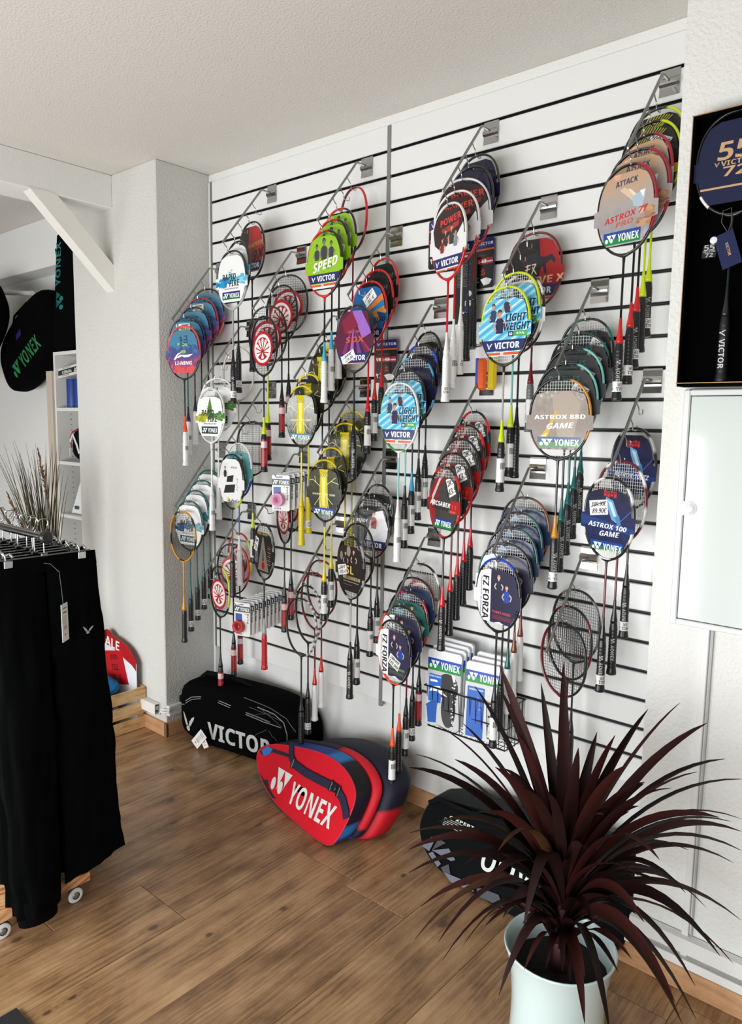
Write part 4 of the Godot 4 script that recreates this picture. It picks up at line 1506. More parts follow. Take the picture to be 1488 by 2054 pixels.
func strings_mesh() -> ArrayMesh:
	if meshes.has("strings"):
		return meshes["strings"]
	var m := MB.new()
	var a := 0.092
	var b := 0.121
	for k in 21:
		var x := -0.086 + 0.0086 * k
		var t := 1.0 - pow(absf(x / a), 2.25)
		var h := b * pow(maxf(t, 0.0), 1.0 / 2.25)
		if h > 0.01:
			m.box(Vector3(x, -0.127, 0.0004 * (1 if k % 2 else -1)), Vector3(0.0009, h * 2.0, 0.0009))
	for k in 24:
		var y := -0.115 + 0.01 * k
		var t := 1.0 - pow(absf(y / b), 2.25)
		var w := a * pow(maxf(t, 0.0), 1.0 / 2.25)
		if w > 0.01:
			m.box(Vector3(0, -0.127 + y, 0), Vector3(w * 2.0, 0.0009, 0.0009))
	meshes["strings"] = m.mesh()
	return meshes["strings"]


func card_outline(low: bool) -> PackedVector2Array:
	var r := []
	var inner := func(y: float) -> float:
		var s := clampf((y + 0.127) / 0.1195, -0.999, 0.999)
		var w := 0.0905 * pow(1.0 - pow(absf(s), 2.25), 1.0 / 2.25)
		return w * (1.0 - 0.05 * s * s) if s < 0 else w
	var top := -0.040 if low else -0.024
	var y := top
	r.append(Vector2(minf(0.040, inner.call(top)), top))
	while y > -0.112:
		y -= 0.011
		r.append(Vector2(inner.call(y), y))
	r.append(Vector2(inner.call(-0.114), -0.114))
	r.append(Vector2(0.1055, -0.117))
	r.append(Vector2(0.1055, -0.160))
	r.append(Vector2(inner.call(-0.163), -0.163))
	y = -0.163
	while y > -0.222:
		y -= 0.010
		r.append(Vector2(inner.call(y), y))
	var p := PackedVector2Array()
	for q in r:
		p.append(q)
	for k in range(r.size() - 1, -1, -1):
		p.append(Vector2(-r[k].x, r[k].y))
	return p


func card_mesh(id: String, low: bool) -> ArrayMesh:
	var key := "card_disc" if id == "disc" else ("card_low" if low else "card_high")
	if meshes.has(key):
		return meshes[key]
	var m := MB.new()
	if id == "disc":
		m.plate(ellipse(0.0, -0.138, 0.074, 0.074, 36), 0.0056, 0.0066, Rect2(-0.074, -0.212, 0.148, 0.148))
	else:
		m.plate(card_outline(low), 0.0060, 0.0067, Rect2(-0.105, -0.26, 0.21, 0.26))
	meshes[key] = m.mesh()
	return meshes[key]


func grip_mesh() -> ArrayMesh:
	if meshes.has("grip"):
		return meshes["grip"]
	var m := MB.new()
	var prof := [Vector2(0.0, -0.672), Vector2(0.0125, -0.672), Vector2(0.0158, -0.670), Vector2(0.0158, -0.664), Vector2(0.0140, -0.652)]
	var y := -0.648
	var k := 0
	while y < -0.520:
		prof.append(Vector2((0.0130 if k % 3 else 0.0122) + maxf(0.0, -0.60 - y) * 0.02, y))
		y += 0.0035
		k += 1
	prof.append(Vector2(0.0118, -0.515))
	prof.append(Vector2(0.0090, -0.500))
	m.lathe(prof, 10)
	meshes["grip"] = m.mesh()
	return meshes["grip"]


func hook_bars_and_rackets() -> void:
	var chrome := mat(rgb(196, 197, 196), 0.16, 1.0)
	var steel := mat(rgb(150, 150, 148), 0.3, 0.9)
	# one bar is built and then copied
	var pl := MB.new()
	var prof := [[-0.006, 0.002], [0.0012, -0.002], [0.0035, -0.008], [0.0035, -0.026], [0.011, -0.034], [0.013, -0.040], [0.011, -0.046], [0.0035, -0.052], [0.003, -0.058], [0.0055, -0.080]]
	for k in prof.size() - 1:
		var a: Array = prof[k]
		var b: Array = prof[k + 1]
		var w := 0.031 if k < 8 else 0.031
		pl.quad(Vector3(-w, b[1], b[0]), Vector3(w, b[1], b[0]), Vector3(w, a[1], a[0]), Vector3(-w, a[1], a[0]))
		pl.quad(Vector3(w, b[1], b[0] - 0.0016), Vector3(-w, b[1], b[0] - 0.0016), Vector3(-w, a[1], a[0] - 0.0016), Vector3(w, a[1], a[0] - 0.0016))
		for sx in [-1.0, 1.0]:
			var q := [Vector3(sx * w, b[1], b[0]), Vector3(sx * w, b[1], b[0] - 0.0016), Vector3(sx * w, a[1], a[0] - 0.0016), Vector3(sx * w, a[1], a[0])]
			if sx > 0:
				pl.quad(q[0], q[1], q[2], q[3])
			else:
				pl.quad(q[3], q[2], q[1], q[0])
	var bar := MB.new()
	bar.tube(pts3([Vector3(0, -0.038, 0.008), Vector3(0, -0.037, 0.056), Vector3(0, -0.0385, 0.0665), Vector3(0, -0.043, 0.070), Vector3(0, -0.310, 0.290), Vector3(0, -0.3105, 0.2915)]), [0.004, 0.0042, 0.0046, 0.0048, 0.0048, 0.003], 8)
	var hk := MB.new()
	hk.tube(pts3([Vector3(0, -0.002, 0.0), Vector3(0, -0.013, -0.008), Vector3(0, -0.020, -0.018), Vector3(0, -0.028, -0.0225), Vector3(0, -0.039, -0.0235), Vector3(0, -0.0415, -0.026), Vector3(0, -0.0425, -0.034), Vector3(0, -0.0425, -0.048), Vector3(0, -0.041, -0.0535), Vector3(0, -0.036, -0.055), Vector3(0, -0.026, -0.055)]), 0.0021, 6)
	var hkm := hk.mesh()
	var first: Node3D = null
	var at := {}
	for b in BARS:
		var lab := "chrome slanting hook bar with five hooks, %s" % b[3]
		var p := Vector3(b[1], 2.72 - 0.1 * b[2], 0.0)
		at[b[0]] = [p, b[3]]
		if first == null:
			first = thing("hook_bar", lab, "display hook", p, 0.0, "hook bars on the slatted wall")
			part("faceplate", pl, chrome, first)
			part("bar", bar, steel, first)
			for t in HOOK_AT:
				part("hook", hkm, chrome, first, Vector3(0, -0.043 - 0.267 * t, 0.070 + 0.220 * t))
		else:
			var o: Node3D = first.duplicate()
			o.name = numbered("hook_bar")
			add_child(o, true)
			o.position = p
			o.set_meta("label", lab)
	var gm := grip_mesh()
	for r in RACKETS:
		var t: float = HOOK_AT[r[1] - 1]
		var p: Vector3 = at[r[0]][0] + Vector3(SHIFT.get("%s %d" % [r[0], r[1]], 0.0), -0.043 - 0.267 * t - 0.0425 + 0.0095, 0.070 + 0.220 * t - 0.040)
		if r[0] == "B3" and r[1] == 2:  # shares the fourth hook, behind the racket that hangs there
			p = at["B3"][0] + Vector3(0.012, -0.043 - 0.267 * HOOK_AT[3] - 0.038, 0.070 + 0.220 * HOOK_AT[3] - 0.058)
		var label := "%s, %s on %s" % [r[12], DEPTH_WORD[r[1] - 1], at[r[0]][1]]
		if r[12].contains("tucked"):
			label = r[12]
		if label.split(" ").size() > 16:
			label = label.replace(" hook row", " row").replace("racket with ", "racket, ")
		if label.split(" ").size() > 16:
			label = label.replace(" and ", "-").replace(" from front", "")
		var o := thing("badminton_racket", label, "badminton racket", p, deg_to_rad(r[2]), "badminton rackets on the hook bars")
		part("frame", frame_mesh(r[3], r[4], r[5]), vcol(0.25, 0.6), o)
		if r[7] > 0:
			part("strings", strings_mesh(), mat(rgb(226, 226, 222), 0.4) if r[7] == 1 else mat(rgb(18, 18, 18), 0.4), o).set_meta("kind", "stuff")
		var sk := "shaft%s%s" % [r[8], r[9]]
		if not meshes.has(sk):
			var m := MB.new()
			m.tube(pts3([Vector3(0, -0.268, 0), Vector3(0, -0.40, 0), Vector3(0, -0.47, 0)]), 0.0036, 8)
			meshes[sk] = m.mesh()
		part("shaft", meshes[sk], mat(colour(r[8]), 0.25, 0.0, 0.5), o)
		if not meshes.has("cone"):
			var m := MB.new()
			m.lathe([Vector2(0.0, -0.506), Vector2(0.0112, -0.506), Vector2(0.0108, -0.497), Vector2(0.0075, -0.478), Vector2(0.0052, -0.458), Vector2(0.0044, -0.435), Vector2(0.0036, -0.432)], 12)
			meshes["cone"] = m.mesh()
		part("cone", meshes["cone"], mat(colour(r[9]), 0.3, 0.0, 0.4), o)
		part("grip", gm, mat(colour(r[10]), 0.42, 0.0, 0.3), o)
		if r[6] != "":
			var low: bool = r[7] > 0
			part("card", card_mesh(r[6], low), card_mats[r[6]], o).set_meta("label", "flat printed insert card in the racket head")
		var ex: String = r[11]
		if ex.contains("tag"):
			if not meshes.has("tag_ring"):
				var m := MB.new()
				m.lathe([Vector2(0.0146, -0.646), Vector2(0.0142, -0.616)], 12)
				meshes["tag_ring"] = m.mesh()
			part("price_tag", meshes["tag_ring"], card_mats["grip_tag"], o)
		if ex.contains("wrap"):
			if not meshes.has("wrap_ring"):
				var m := MB.new()
				m.lathe([Vector2(0.0147, -0.640), Vector2(0.0138, -0.560)], 12)
				meshes["wrap_ring"] = m.mesh()
			part("wrapper", meshes["wrap_ring"], card_mats["grip_wrap"], o)
		if ex.contains("sleeve"):
			if not meshes.has("sleeve_ring"):
				var m := MB.new()
				m.lathe([Vector2(0.0150, -0.646), Vector2(0.0136, -0.530)], 12)
				meshes["sleeve_ring"] = m.mesh()
			part("paper_sleeve", meshes["sleeve_ring"], card_mats["red_sleeve"], o)
		if ex.contains("text"):
			if not meshes.has("grip_text"):
				var m := lettering("YONEX", 0.050, 0.011, func(q: Vector2) -> Vector3: return Vector3((q.y - 0.0055) * -1.0, -0.575 - q.x, 0.0).rotated(Vector3.UP, 0.0) + Vector3(0, 0, sqrt(maxf(0.0, 0.0139 * 0.0139 - pow(q.y - 0.0055, 2)))))
				for a in twin_polys():
					join(m, flat_poly(a, func(q: Vector2) -> Vector3: return Vector3((q.y - 0.5) * -0.012, -0.553 - q.x * 0.018, sqrt(0.0139 * 0.0139 - pow((q.y - 0.5) * 0.012, 2)))))
				meshes["grip_text"] = m.mesh()
			part("grip_lettering", meshes["grip_text"], mat(rgb(176, 176, 174), 0.5), o, Vector3.ZERO, Vector3(0, 0.7, 0))


# ---------------------------------------------------------------- packs on pegs and in the basket
func peg(x: float, y: float, z1: float, label: String) -> void:
	var o := thing("peg_hook", label, "display peg", Vector3(x, y, 0), 0.0, "straight pegs on the slatted wall")
	var m := MB.new()
	m.tube(pts3([Vector3(0, 0, 0.002), Vector3(0, 0.001, z1 - 0.006), Vector3(0, 0.004, z1), Vector3(0, 0.014, z1 + 0.008)]), 0.0022, 8)
	part("rod", m, mat(rgb(190, 190, 188), 0.2, 1.0), o)
	part("plate", block(-0.016, 0.016, -0.024, 0.014, -0.002, 0.0025, 0.001), mat(rgb(196, 197, 196), 0.18, 1.0), o)


func pack(called: String, label: String, category: String, group: String, id: String, w: float, h: float, at: Vector3, yaw: float, thick := 0.003) -> Node3D:
	var o := thing(called, label, category, at, deg_to_rad(yaw), group)
	var key := "pack%s%.3f%.3f" % [id, w, h]
	if not meshes.has(key):
		var m := MB.new()
		var q := w * 0.06
		m.plate(poly([-w / 2 + q, 0, w / 2 - q, 0, w / 2, -q, w / 2, -h + q, w / 2 - q, -h, -w / 2 + q, -h, -w / 2, -h + q, -w / 2, -q]), -thick, thick, Rect2(-w / 2, -h, w, h))
		meshes[key] = m.mesh()
	part("printed_pack", meshes[key], card_mats[id], o)
	return o


func tape_roll(o: Node3D, c: Color, at: Vector3, r: float, d: float) -> void:
	var m := MB.new()
	m.lathe([Vector2(r * 0.36, -d), Vector2(r * 0.96, -d), Vector2(r, -d * 0.8), Vector2(r, d * 0.8), Vector2(r * 0.96, d), Vector2(r * 0.36, d), Vector2(r * 0.36, -d)], 24, Vector3.ZERO, Basis(Vector3(1, 0, 0), PI / 2))
	part("tape_roll", m, mat(c, 0.5, 0.0, 0.3), o, at)


func hanging_packs() -> void:
	pack("string_packet", "black and red string packet below the red-framed rackets, over the metal seam", "string packet", "string packets", "string_pack", 0.108, 0.172, Vector3(1.197, 1.968, 0.045), 8)
	pack("string_packet", "string packet half hidden left of the white and red team-card rackets", "string packet", "string packets", "string_pack", 0.104, 0.180, Vector3(1.437, 2.405, 0.020), 0)
	pack("string_packet", "string packet half hidden right below the white and red team-card rackets", "string packet", "string packets", "string_pack", 0.104, 0.175, Vector3(1.632, 2.305, 0.022), -4)
	pack("long_packet", "long black printed packet behind the front red racket shaft", "grip packet", "", "black_pack", 0.098, 0.24, Vector3(1.572, 2.245, 0.040), 2)
	peg(1.197, 1.955, 0.055, "short peg over the seam strip carrying the string packet")
	peg(1.632, 1.925, 0.07, "short dark peg carrying the orange and yellow grips")
	var og := thing("grip_band_pack", "orange grip band hanging under a small white and green header card", "grip packet", Vector3(1.664, 1.915, 0.055), 0.0, "towel grip packets")
	part("header_card", block(-0.028, 0.028, -0.04, 0.0, -0.002, 0.002), card_mats["grip_pack"], og)
	part("blue_card", block(-0.028, -0.016, -0.15, -0.04, -0.006, 0.0, 0.001), mat(rgb(24, 70, 170), 0.4), og)
	var ob := MB.new()
	ob.box(Vector3(0.006, -0.10, 0.006), Vector3(0.036, 0.115, 0.022), 0.008)
	part("band", ob, mat(rgb(226, 92, 24), 0.35, 0.0, 0.5), og)
	var yg := thing("grip_band_pack", "yellow grip band in clear wrap beside the orange grip band", "grip packet", Vector3(1.712, 1.915, 0.055), 0.0, "towel grip packets")
	part("header_card", block(-0.020, 0.020, -0.04, 0.0, -0.002, 0.002), card_mats["grip_pack"], yg)
	var yb := MB.new()
	yb.box(Vector3(0.0, -0.10, 0.004), Vector3(0.036, 0.115, 0.020), 0.008)
	part("band", yb, mat(rgb(206, 180, 20), 0.3, 0.0, 0.5), yg)
	var nth := ["frontmost", "second", "third", "fourth", "fifth", "sixth", "seventh", "eighth", "ninth"]
	for k in 5:
		var o := pack("grip_packet", "%s of five grip packets hanging left of the yellow racket grips" % nth[k], "grip packet", "grip packets on the middle peg", "grip_pack", 0.088, 0.158, Vector3(0.742, 1.398 + k * 0.004, 0.205 - 0.030 * k), 18)
		tape_roll(o, rgb(226, 150, 190) if k == 0 else [rgb(30, 30, 32), rgb(40, 40, 40), rgb(150, 60, 30), rgb(50, 50, 52)][k - 1], Vector3(-0.006, -0.108, 0.017), 0.030, 0.013)
	peg(0.742, 1.388, 0.235, "peg carrying five grip packets beside the yellow grips")
	for k in 9:
		var o := pack("grip_packet", "%s of nine grip packets on the low peg near the left pillar" % nth[k], "grip packet", "grip packets on the low peg", "dry_pack", 0.086, 0.158, Vector3(0.540, 0.800 + k * 0.003, 0.262 - 0.0245 * k), 16)
		tape_roll(o, rgb(176, 26, 32) if k == 0 else [rgb(28, 28, 30), rgb(40, 40, 42), rgb(30, 30, 30), rgb(170, 40, 60)][k % 4], Vector3(-0.012, -0.112, 0.015), 0.030, 0.010)
	peg(0.540, 0.791, 0.30, "low peg carrying nine grip packets above the black duffel")


func basket_and_packs() -> void:
	var wire := mat(rgb(40, 40, 42), 0.35, 0.6)
	var o := thing("wire_basket", "black wire basket hung low on the slatted wall behind the plant", "wire basket", Vector3(1.505, 0.452, 0.012))
	var W := 0.372
	var D := 0.135
	var rims := MB.new()
	for q in [[0.165, 0.0, 0.003], [0.085, 0.006, 0.0024], [0.0, 0.012, 0.0024]]:
		var e: float = q[1]
		rims.tube(pts3([Vector3(e, q[0], 0.004), Vector3(e, q[0], D - e), Vector3(W - e, q[0], D - e), Vector3(W - e, q[0], 0.004)]), q[2], 6, true)
	part("rim", rims, wire, o)
	var up := MB.new()
	for k in 15:
		var x := 0.014 + (W - 0.028) * k / 14.0
		up.tube(pts3([Vector3(x, 0.165, D + 0.001), Vector3(x, 0.003, D - 0.012), Vector3(x, 0.0, D - 0.016), Vector3(x, 0.0, 0.006), Vector3(x, 0.16, 0.004)]), 0.0014, 5)
	for k in 5:
		var z := 0.012 + (D - 0.03) * k / 4.0
		for x in [0.006, W - 0.006]:
			up.tube(pts3([Vector3(x, 0.165, z), Vector3(x, 0.0, z)]), 0.0014, 5)
		up.tube(pts3([Vector3(0.012, 0.0, z), Vector3(W - 0.012, 0.0, z)]), 0.0014, 5)
	part("mesh_wires", up, wire, o).set_meta("kind", "stuff")
	var word := ["frontmost", "second", "third", "rearmost"]
	for k in 4:
		var b := pack("insole_packet", "%s insole packet in the left pile in the wire basket" % word[k], "insole packet", "insole packets in the wire basket", "insole_pack", 0.150, 0.300, Vector3(1.590 + 0.004 * k, 0.765 + 0.011 * k, 0.128 - 0.022 * k), 3.0 - k * 2.0, 0.006)
		b.rotation.x = -0.04
	for k in 3:
		var b := pack("insole_packet", "%s blue insole packet in the right pile in the wire basket" % [word[0], "middle", word[3]][k], "insole packet", "insole packets in the wire basket", "insole_blue", 0.142, 0.290, Vector3(1.760 + 0.006 * k, 0.755 + 0.013 * k, 0.122 - 0.024 * k), 6.0 - k * 3.0, 0.006)
		b.rotation.x = -0.05


# ---------------------------------------------------------------- bags on the floor
func chaikin(p: PackedVector2Array, times := 2) -> PackedVector2Array:
	for k in times:
		var q := PackedVector2Array()
		for j in p.size():
			var a := p[j]
			var b := p[(j + 1) % p.size()]
			q.append(a.lerp(b, 0.25))
			q.append(a.lerp(b, 0.75))
		p = q
	return p


func super_box(L: float, H: float, D: float, e: float, n := 14) -> MB:  # half sizes; a box with generous round edges
	var m := MB.new()
	for ax in 3:
		for sg in [-1.0, 1.0]:
			var u := (ax + 1) % 3
			var w := (ax + 2) % 3
			m.grid(n, n, func(a: float, b: float) -> Vector3:
				var d := Vector3.ZERO
				d[ax] = sg
				d[u] = (tan((a * 2 - 1) * PI / 4)) * sg
				d[w] = tan((b * 2 - 1) * PI / 4)
				var s := Vector3(L, H, D)
				d = d * s
				var r := pow(pow(absf(d.x / L), e) + pow(absf(d.y / H), e) + pow(absf(d.z / D), e), -1.0 / e)
				return d * r)
	return m


# a bag cut to a profile (along, up), standing with its face leaning back; layers go back from the face
func bag_point(s: float, y: float, w: float, lean: float) -> Vector3:
	return Vector3(s, y * cos(lean), -y * sin(lean) - w)


func bag_rings(prof: PackedVector2Array, layers: Array, c: Vector2, lean: float, cf: Callable) -> MB:
	var m := MB.new()
	var n := prof.size()
	for q in layers:
		for k in n + 1:
			var p := c + (prof[k % n] - c) * (q[1] as float)
			p.x += q[2]
			m.col = cf.call(float(k) / n, q[0])
			m.vert(bag_point(p.x, p.y, q[0], lean), Vector3.UP, Vector2(float(k) / n, q[0] * 4.0))
	for r in layers.size() - 1:
		for k in n:
			var a := r * (n + 1) + k
			m.face(a, a + n + 1, a + n + 2)
			m.face(a, a + n + 2, a + 1)
	m.smooth(0, true, n)
	return m


func bag_face(prof: PackedVector2Array, c: Vector2, lean: float, w0: float, bulge: float, back := false) -> MB:
	var m := MB.new()
	var n := prof.size()
	var rings := [1.0, 0.94, 0.8, 0.6, 0.35, 0.1]
	for q in rings:
		for k in n + 1:
			var p: Vector2 = c + (prof[k % n] - c) * (q as float)
			m.vert(bag_point(p.x, p.y, w0 + (bulge if back else -bulge) * (1.0 - q * q), lean), Vector3.UP)
	for r in rings.size() - 1:
		for k in n:
			var a := r * (n + 1) + k
			if back:
				m.face(a, a + n + 2, a + 1)
				m.face(a, a + n + 1, a + n + 2)
			else:
				m.face(a, a + 1, a + n + 2)
				m.face(a, a + n + 2, a + n + 1)
	m.smooth(0, true, n)
	return m


func floor_bags() -> void:
	black_duffel()
	red_bag()
	grey_pattern_bag()


func black_duffel() -> void:
	var o := thing("duffel_bag", "long black duffel bag with big silver lettering, lying in the corner below the rackets", "sports bag", Vector3(0.42, 0.0, 0.125), deg_to_rad(9), "sports bags on the floor")
	var L := 0.41
	var H := 0.168
	var D := 0.105
	var e := 5.0
	var lower := func(p: Vector3) -> Vector3:
		var q := p
		q.y += 0.170
		q.y -= 0.05 * pow(maxf(0.0, p.x / L), 3.0) * (1.0 if p.y > 0 else 0.0) + 0.02 * pow(maxf(0.0, -p.x / L), 4.0) * (1.0 if p.y > 0 else 0.0)
		return q
	var b := super_box(L, H, D, e)
	for k in b.v.size():
		b.v[k] = lower.call(b.v[k])
	part("body", b, cloth(rgb(8, 8, 9)), o)
	var on := func(x: float, y: float) -> Vector3:  # a point on the front, y from the floor
		var yy := (y - 0.170)
		var t := 1.0 - pow(absf(x / L), e) - pow(absf(yy / H), e)
		return (lower.call(Vector3(x, yy, D * pow(maxf(t, 0.0), 1.0 / e))) as Vector3) + Vector3(0, 0, 0.0016)
	var silver := mat(rgb(206, 208, 206), 0.32, 0.35)
	part("lettering", lettering("VICTOR", 0.405, 0.086, func(q: Vector2) -> Vector3: return on.call(-0.180 + q.x, 0.060 + q.y), heavy), silver, o)
	var bm := MB.new()
	for a in bird_polys():
		join(bm, flat_poly(a, func(q: Vector2) -> Vector3: return on.call(-0.362 + q.x * 0.088, 0.060 + q.y * 0.094)))
	part("wing_emblem", bm, silver, o)
	var pipe := mat(rgb(150, 150, 148), 0.5)
	var thin := mat(rgb(96, 96, 94), 0.5)
	var run := func(list: Array, r: float, mt: Material, called: String) -> void:
		var p := PackedVector3Array()
		for k in list.size() - 1:
			for j in 6:
				var q: Vector2 = (list[k] as Vector2).lerp(list[k + 1], j / 6.0)
				p.append(on.call(q.x, q.y))
		p.append(on.call(list[-1].x, list[-1].y))
		var m := MB.new()
		m.tube(p, r, 5)
		part(called, m, mt, o)
	run.call([Vector2(0.140, 0.292), Vector2(0.24, 0.288), Vector2(0.297, 0.268), Vector2(0.316, 0.22), Vector2(0.318, 0.10)], 0.0022, pipe, "piping")
	run.call([Vector2(0.05, 0.315), Vector2(0.22, 0.306), Vector2(0.31, 0.29), Vector2(0.36, 0.25)], 0.0018, thin, "piping")
	run.call([Vector2(-0.397, 0.198), Vector2(-0.35, 0.205)], 0.0016, pipe, "zip")
	run.call([Vector2(-0.34, 0.224), Vector2(-0.29, 0.252), Vector2(-0.222, 0.266)], 0.0022, pipe, "zip")
	run.call([Vector2(-0.34, 0.212), Vector2(-0.29, 0.240), Vector2(-0.224, 0.256)], 0.0016, pipe, "zip")
	run.call([Vector2(-0.103, 0.270), Vector2(-0.024, 0.262)], 0.0020, pipe, "piping")
	run.call([Vector2(-0.108, 0.260), Vector2(-0.030, 0.251)], 0.0016, pipe, "piping")
	run.call([Vector2(0.072, 0.250), Vector2(0.219, 0.242)], 0.0034, thin, "piping")
	run.call([Vector2(0.070, 0.240), Vector2(0.18, 0.232), Vector2(0.283, 0.238)], 0.0018, pipe, "piping")
	for q in [[0.16, 0.29, 0.286, 0.244], [0.131, 0.256, 0.233, 0.286], [0.091, 0.280, 0.28, 0.270], [0.13, 0.15, 0.20, 0.20], [0.21, 0.20, 0.26, 0.15]]:
		run.call([Vector2(q[0], q[1]), Vector2(q[2], q[3])], 0.0010, thin, "stitch_line")
	var hd := MB.new()
	hd.tube(pts3([Vector3(-0.30, 0.325, 0.02), Vector3(-0.27, 0.352, 0.01), Vector3(-0.12, 0.356, 0.0), Vector3(-0.02, 0.345, 0.0), Vector3(0.02, 0.332, 0.0)]), 0.012, 8, false, 0.5)
	part("carry_strap", hd, cloth(rgb(18, 18, 19)), o)
	var en := MB.new()
	en.tube(pts3([Vector3(-0.42, 0.20, 0.02), Vector3(-0.452, 0.19, 0.02), Vector3(-0.452, 0.15, 0.02), Vector3(-0.42, 0.14, 0.02)]), 0.012, 8, false, 0.6)
	part("end_handle", en, cloth(rgb(18, 18, 19)), o)
	var t := thing("swing_tag", "white swing tags hanging in front of the black duffel lettering", "price tag", Vector3(0.245, 0.0, 0.275), deg_to_rad(9))
	var tp := MB.new()
	tp.plate(poly([0, 0, 0.052, 0, 0.052, 0.10, 0, 0.10]), 0.0, 0.0012, Rect2(0, 0, 0.052, 0.10), Transform3D(Basis(Vector3(0, 0, 1), -0.72), Vector3(-0.062, 0.040, 0.018)))
	part("tag_card", tp, card_mats["swing_tag"], t)
	var tq := MB.new()
	tq.plate(poly([0, 0, 0.036, 0, 0.036, 0.086, 0, 0.086]), 0.0, 0.0012, Rect2(0, 0, 0.036, 0.086), Transform3D(Basis(Vector3(0, 0, 1), 0.5), Vector3(0.02, 0.016, 0.014)))
	part("tag_card", tq, card_mats["swing_tag"], t)


func red_bag() -> void:
	var o := thing("racket_bag", "red racket bag with navy and blue sides and white lettering, on the open floor", "sports bag", Vector3(1.304, 0.0, 0.483), deg_to_rad(-12), "sports bags on the floor")
	var lean := deg_to_rad(25)
	var prof := chaikin(poly([-0.655, 0.125, -0.60, 0.075, -0.49, 0.028, -0.36, 0.008, -0.20, 0.004, -0.06, 0.004, 0.025, 0.02, 0.050, 0.088, 0.062, 0.165, 0.058, 0.228, 0.022, 0.265, -0.052, 0.294, -0.155, 0.304, -0.30, 0.284, -0.515, 0.228, -0.58, 0.204, -0.65, 0.165]))
	var c := Vector2(-0.25, 0.13)
	var red := rgb(204, 16, 36)
	var fab := cloth(red)
	var dome := func(p: Vector2) -> float:  # how far out the front bulges there
		var lo := 0.0
		var r := 1.0
		var d := p - c
		for k in prof.size():
			var a := prof[k] - c
			var b := prof[(k + 1) % prof.size()] - c
			var den := d.cross(b - a)
			if absf(den) > 1e-9:
				var t := a.cross(b - a) / den
				var s := a.cross(d) / den
				if t > 0 and s >= 0 and s <= 1:
					lo = t
		r = 1.0 / maxf(lo, 1e-3)
		return 0.016 * (1.0 - r * r)
	part("front_panel", bag_face(prof, c, lean, 0.0, 0.016), fab, o)
	var on := func(q: Vector2) -> Vector3: return bag_point(q.x, q.y, -(dome.call(q) as float) - 0.0022, lean)
	var white := mat(rgb(226, 224, 220), 0.5)
	var lt := lettering("YONEX", 0.300, 0.092, func(q: Vector2) -> Vector3: return on.call(Vector2(-0.318 + q.x + q.y * 0.05, 0.056 + q.y + q.x * 0.05)))
	part("lettering", lt, white, o)
	var em := MB.new()
	for a in twin_polys():
		join(em, flat_poly(a, func(q: Vector2) -> Vector3: return on.call(Vector2(-0.468 + q.x * 0.130 + q.y * 0.0, 0.052 + q.y * 0.100 + q.x * 0.01))))
	part("twin_emblem", em, white, o)
	# piping round the face
	var pp := PackedVector3Array()
	for q in prof:
		pp.append(bag_point(q.x, q.y, 0.0, lean))
	var pm := MB.new()
	pm.tube(pp, 0.0032, 6, true)
	part("piping", pm, mat(rgb(196, 30, 60), 0.5), o)
	var navy := lin(18, 20, 40)
	var blue := lin(20, 66, 150)
	var sky := lin(40, 130, 206)
	var blk := lin(14, 14, 20)
	var lred := red.srgb_to_linear()
	var side := bag_rings(prof, [[0.0, 1.0, 0.0], [0.012, 1.01, 0.0], [0.05, 1.0, 0.002], [0.075, 0.985, 0.004], [0.085, 0.95, 0.004]], c, lean, func(k: float, w: float) -> Color:
		if k > 0.70 and k < 0.78: return blue
		if k > 0.66 and k < 0.70: return sky
		if (k > 0.30 and k < 0.36): return blue
		if (k > 0.36 and k < 0.41): return sky
		if k > 0.50 and k < 0.62: return blk
		if k < 0.10 and fmod(k * 100.0, 4.0) < 2.0: return lred
		return navy)
	part("front_gusset", side, vcol(0.7), o)
	var mid := bag_rings(prof, [[0.085, 0.95, 0.004], [0.088, 1.0, 0.012], [0.112, 1.02, 0.016], [0.125, 0.97, 0.016]], c, lean, func(k: float, w: float) -> Color:
		return lred if k > 0.38 and k < 0.72 else (blue if k > 0.25 and k <= 0.33 else navy))
	part("middle_compartment", mid, vcol(0.7), o)
	var rear := bag_rings(prof, [[0.125, 0.96, 0.016], [0.13, 1.03, 0.03], [0.16, 1.06, 0.034], [0.22, 1.06, 0.036], [0.255, 0.98, 0.034], [0.262, 0.8, 0.03]], c, lean, func(k: float, w: float) -> Color:
		return lred if k > 0.28 and k < 0.43 and w > 0.126 else navy)
	for k in rear.v.size():
		rear.v[k].y = maxf(rear.v[k].y, 0.003)
		if rear.v[k].x < -0.25:
			rear.v[k].x = -0.25 + (rear.v[k].x + 0.25) * 0.72
	part("rear_compartment", rear, vcol(0.7), o)
	var strap := func(list: Array, w: float, called: String, mt: Material, lift: float) -> void:
		var p := PackedVector3Array()
		for q in list:
			var v: Vector2 = q
			p.append(bag_point(v.x, v.y, -(dome.call(v) as float) - lift, lean))
		var m := MB.new()
		m.tube(p, w, 8, false, 0.16, Vector3(0, 0.42, 0.9))
		part(called, m, mt, o)
	var web := cloth(rgb(38, 38, 62))
	strap.call([Vector2(-0.44, 0.262), Vector2(-0.40, 0.222), Vector2(-0.36, 0.205), Vector2(-0.26, 0.205), Vector2(-0.14, 0.215), Vector2(-0.055, 0.222), Vector2(0.0, 0.20), Vector2(0.035, 0.168), Vector2(0.052, 0.145)], 0.017, "carry_strap", web, 0.006)
	for q in [Vector2(-0.365, 0.206), Vector2(-0.085, 0.220), Vector2(-0.035, 0.217)]:
		var bk := MB.new()
		bk.box(bag_point(q.x, q.y, -(dome.call(q) as float) - 0.009, lean), Vector3(0.016, 0.042, 0.010), 0.003, Basis(Vector3(1, 0, 0), -lean))
		part("buckle", bk, mat(rgb(20, 20, 24), 0.4), o)
	var kn := MB.new()
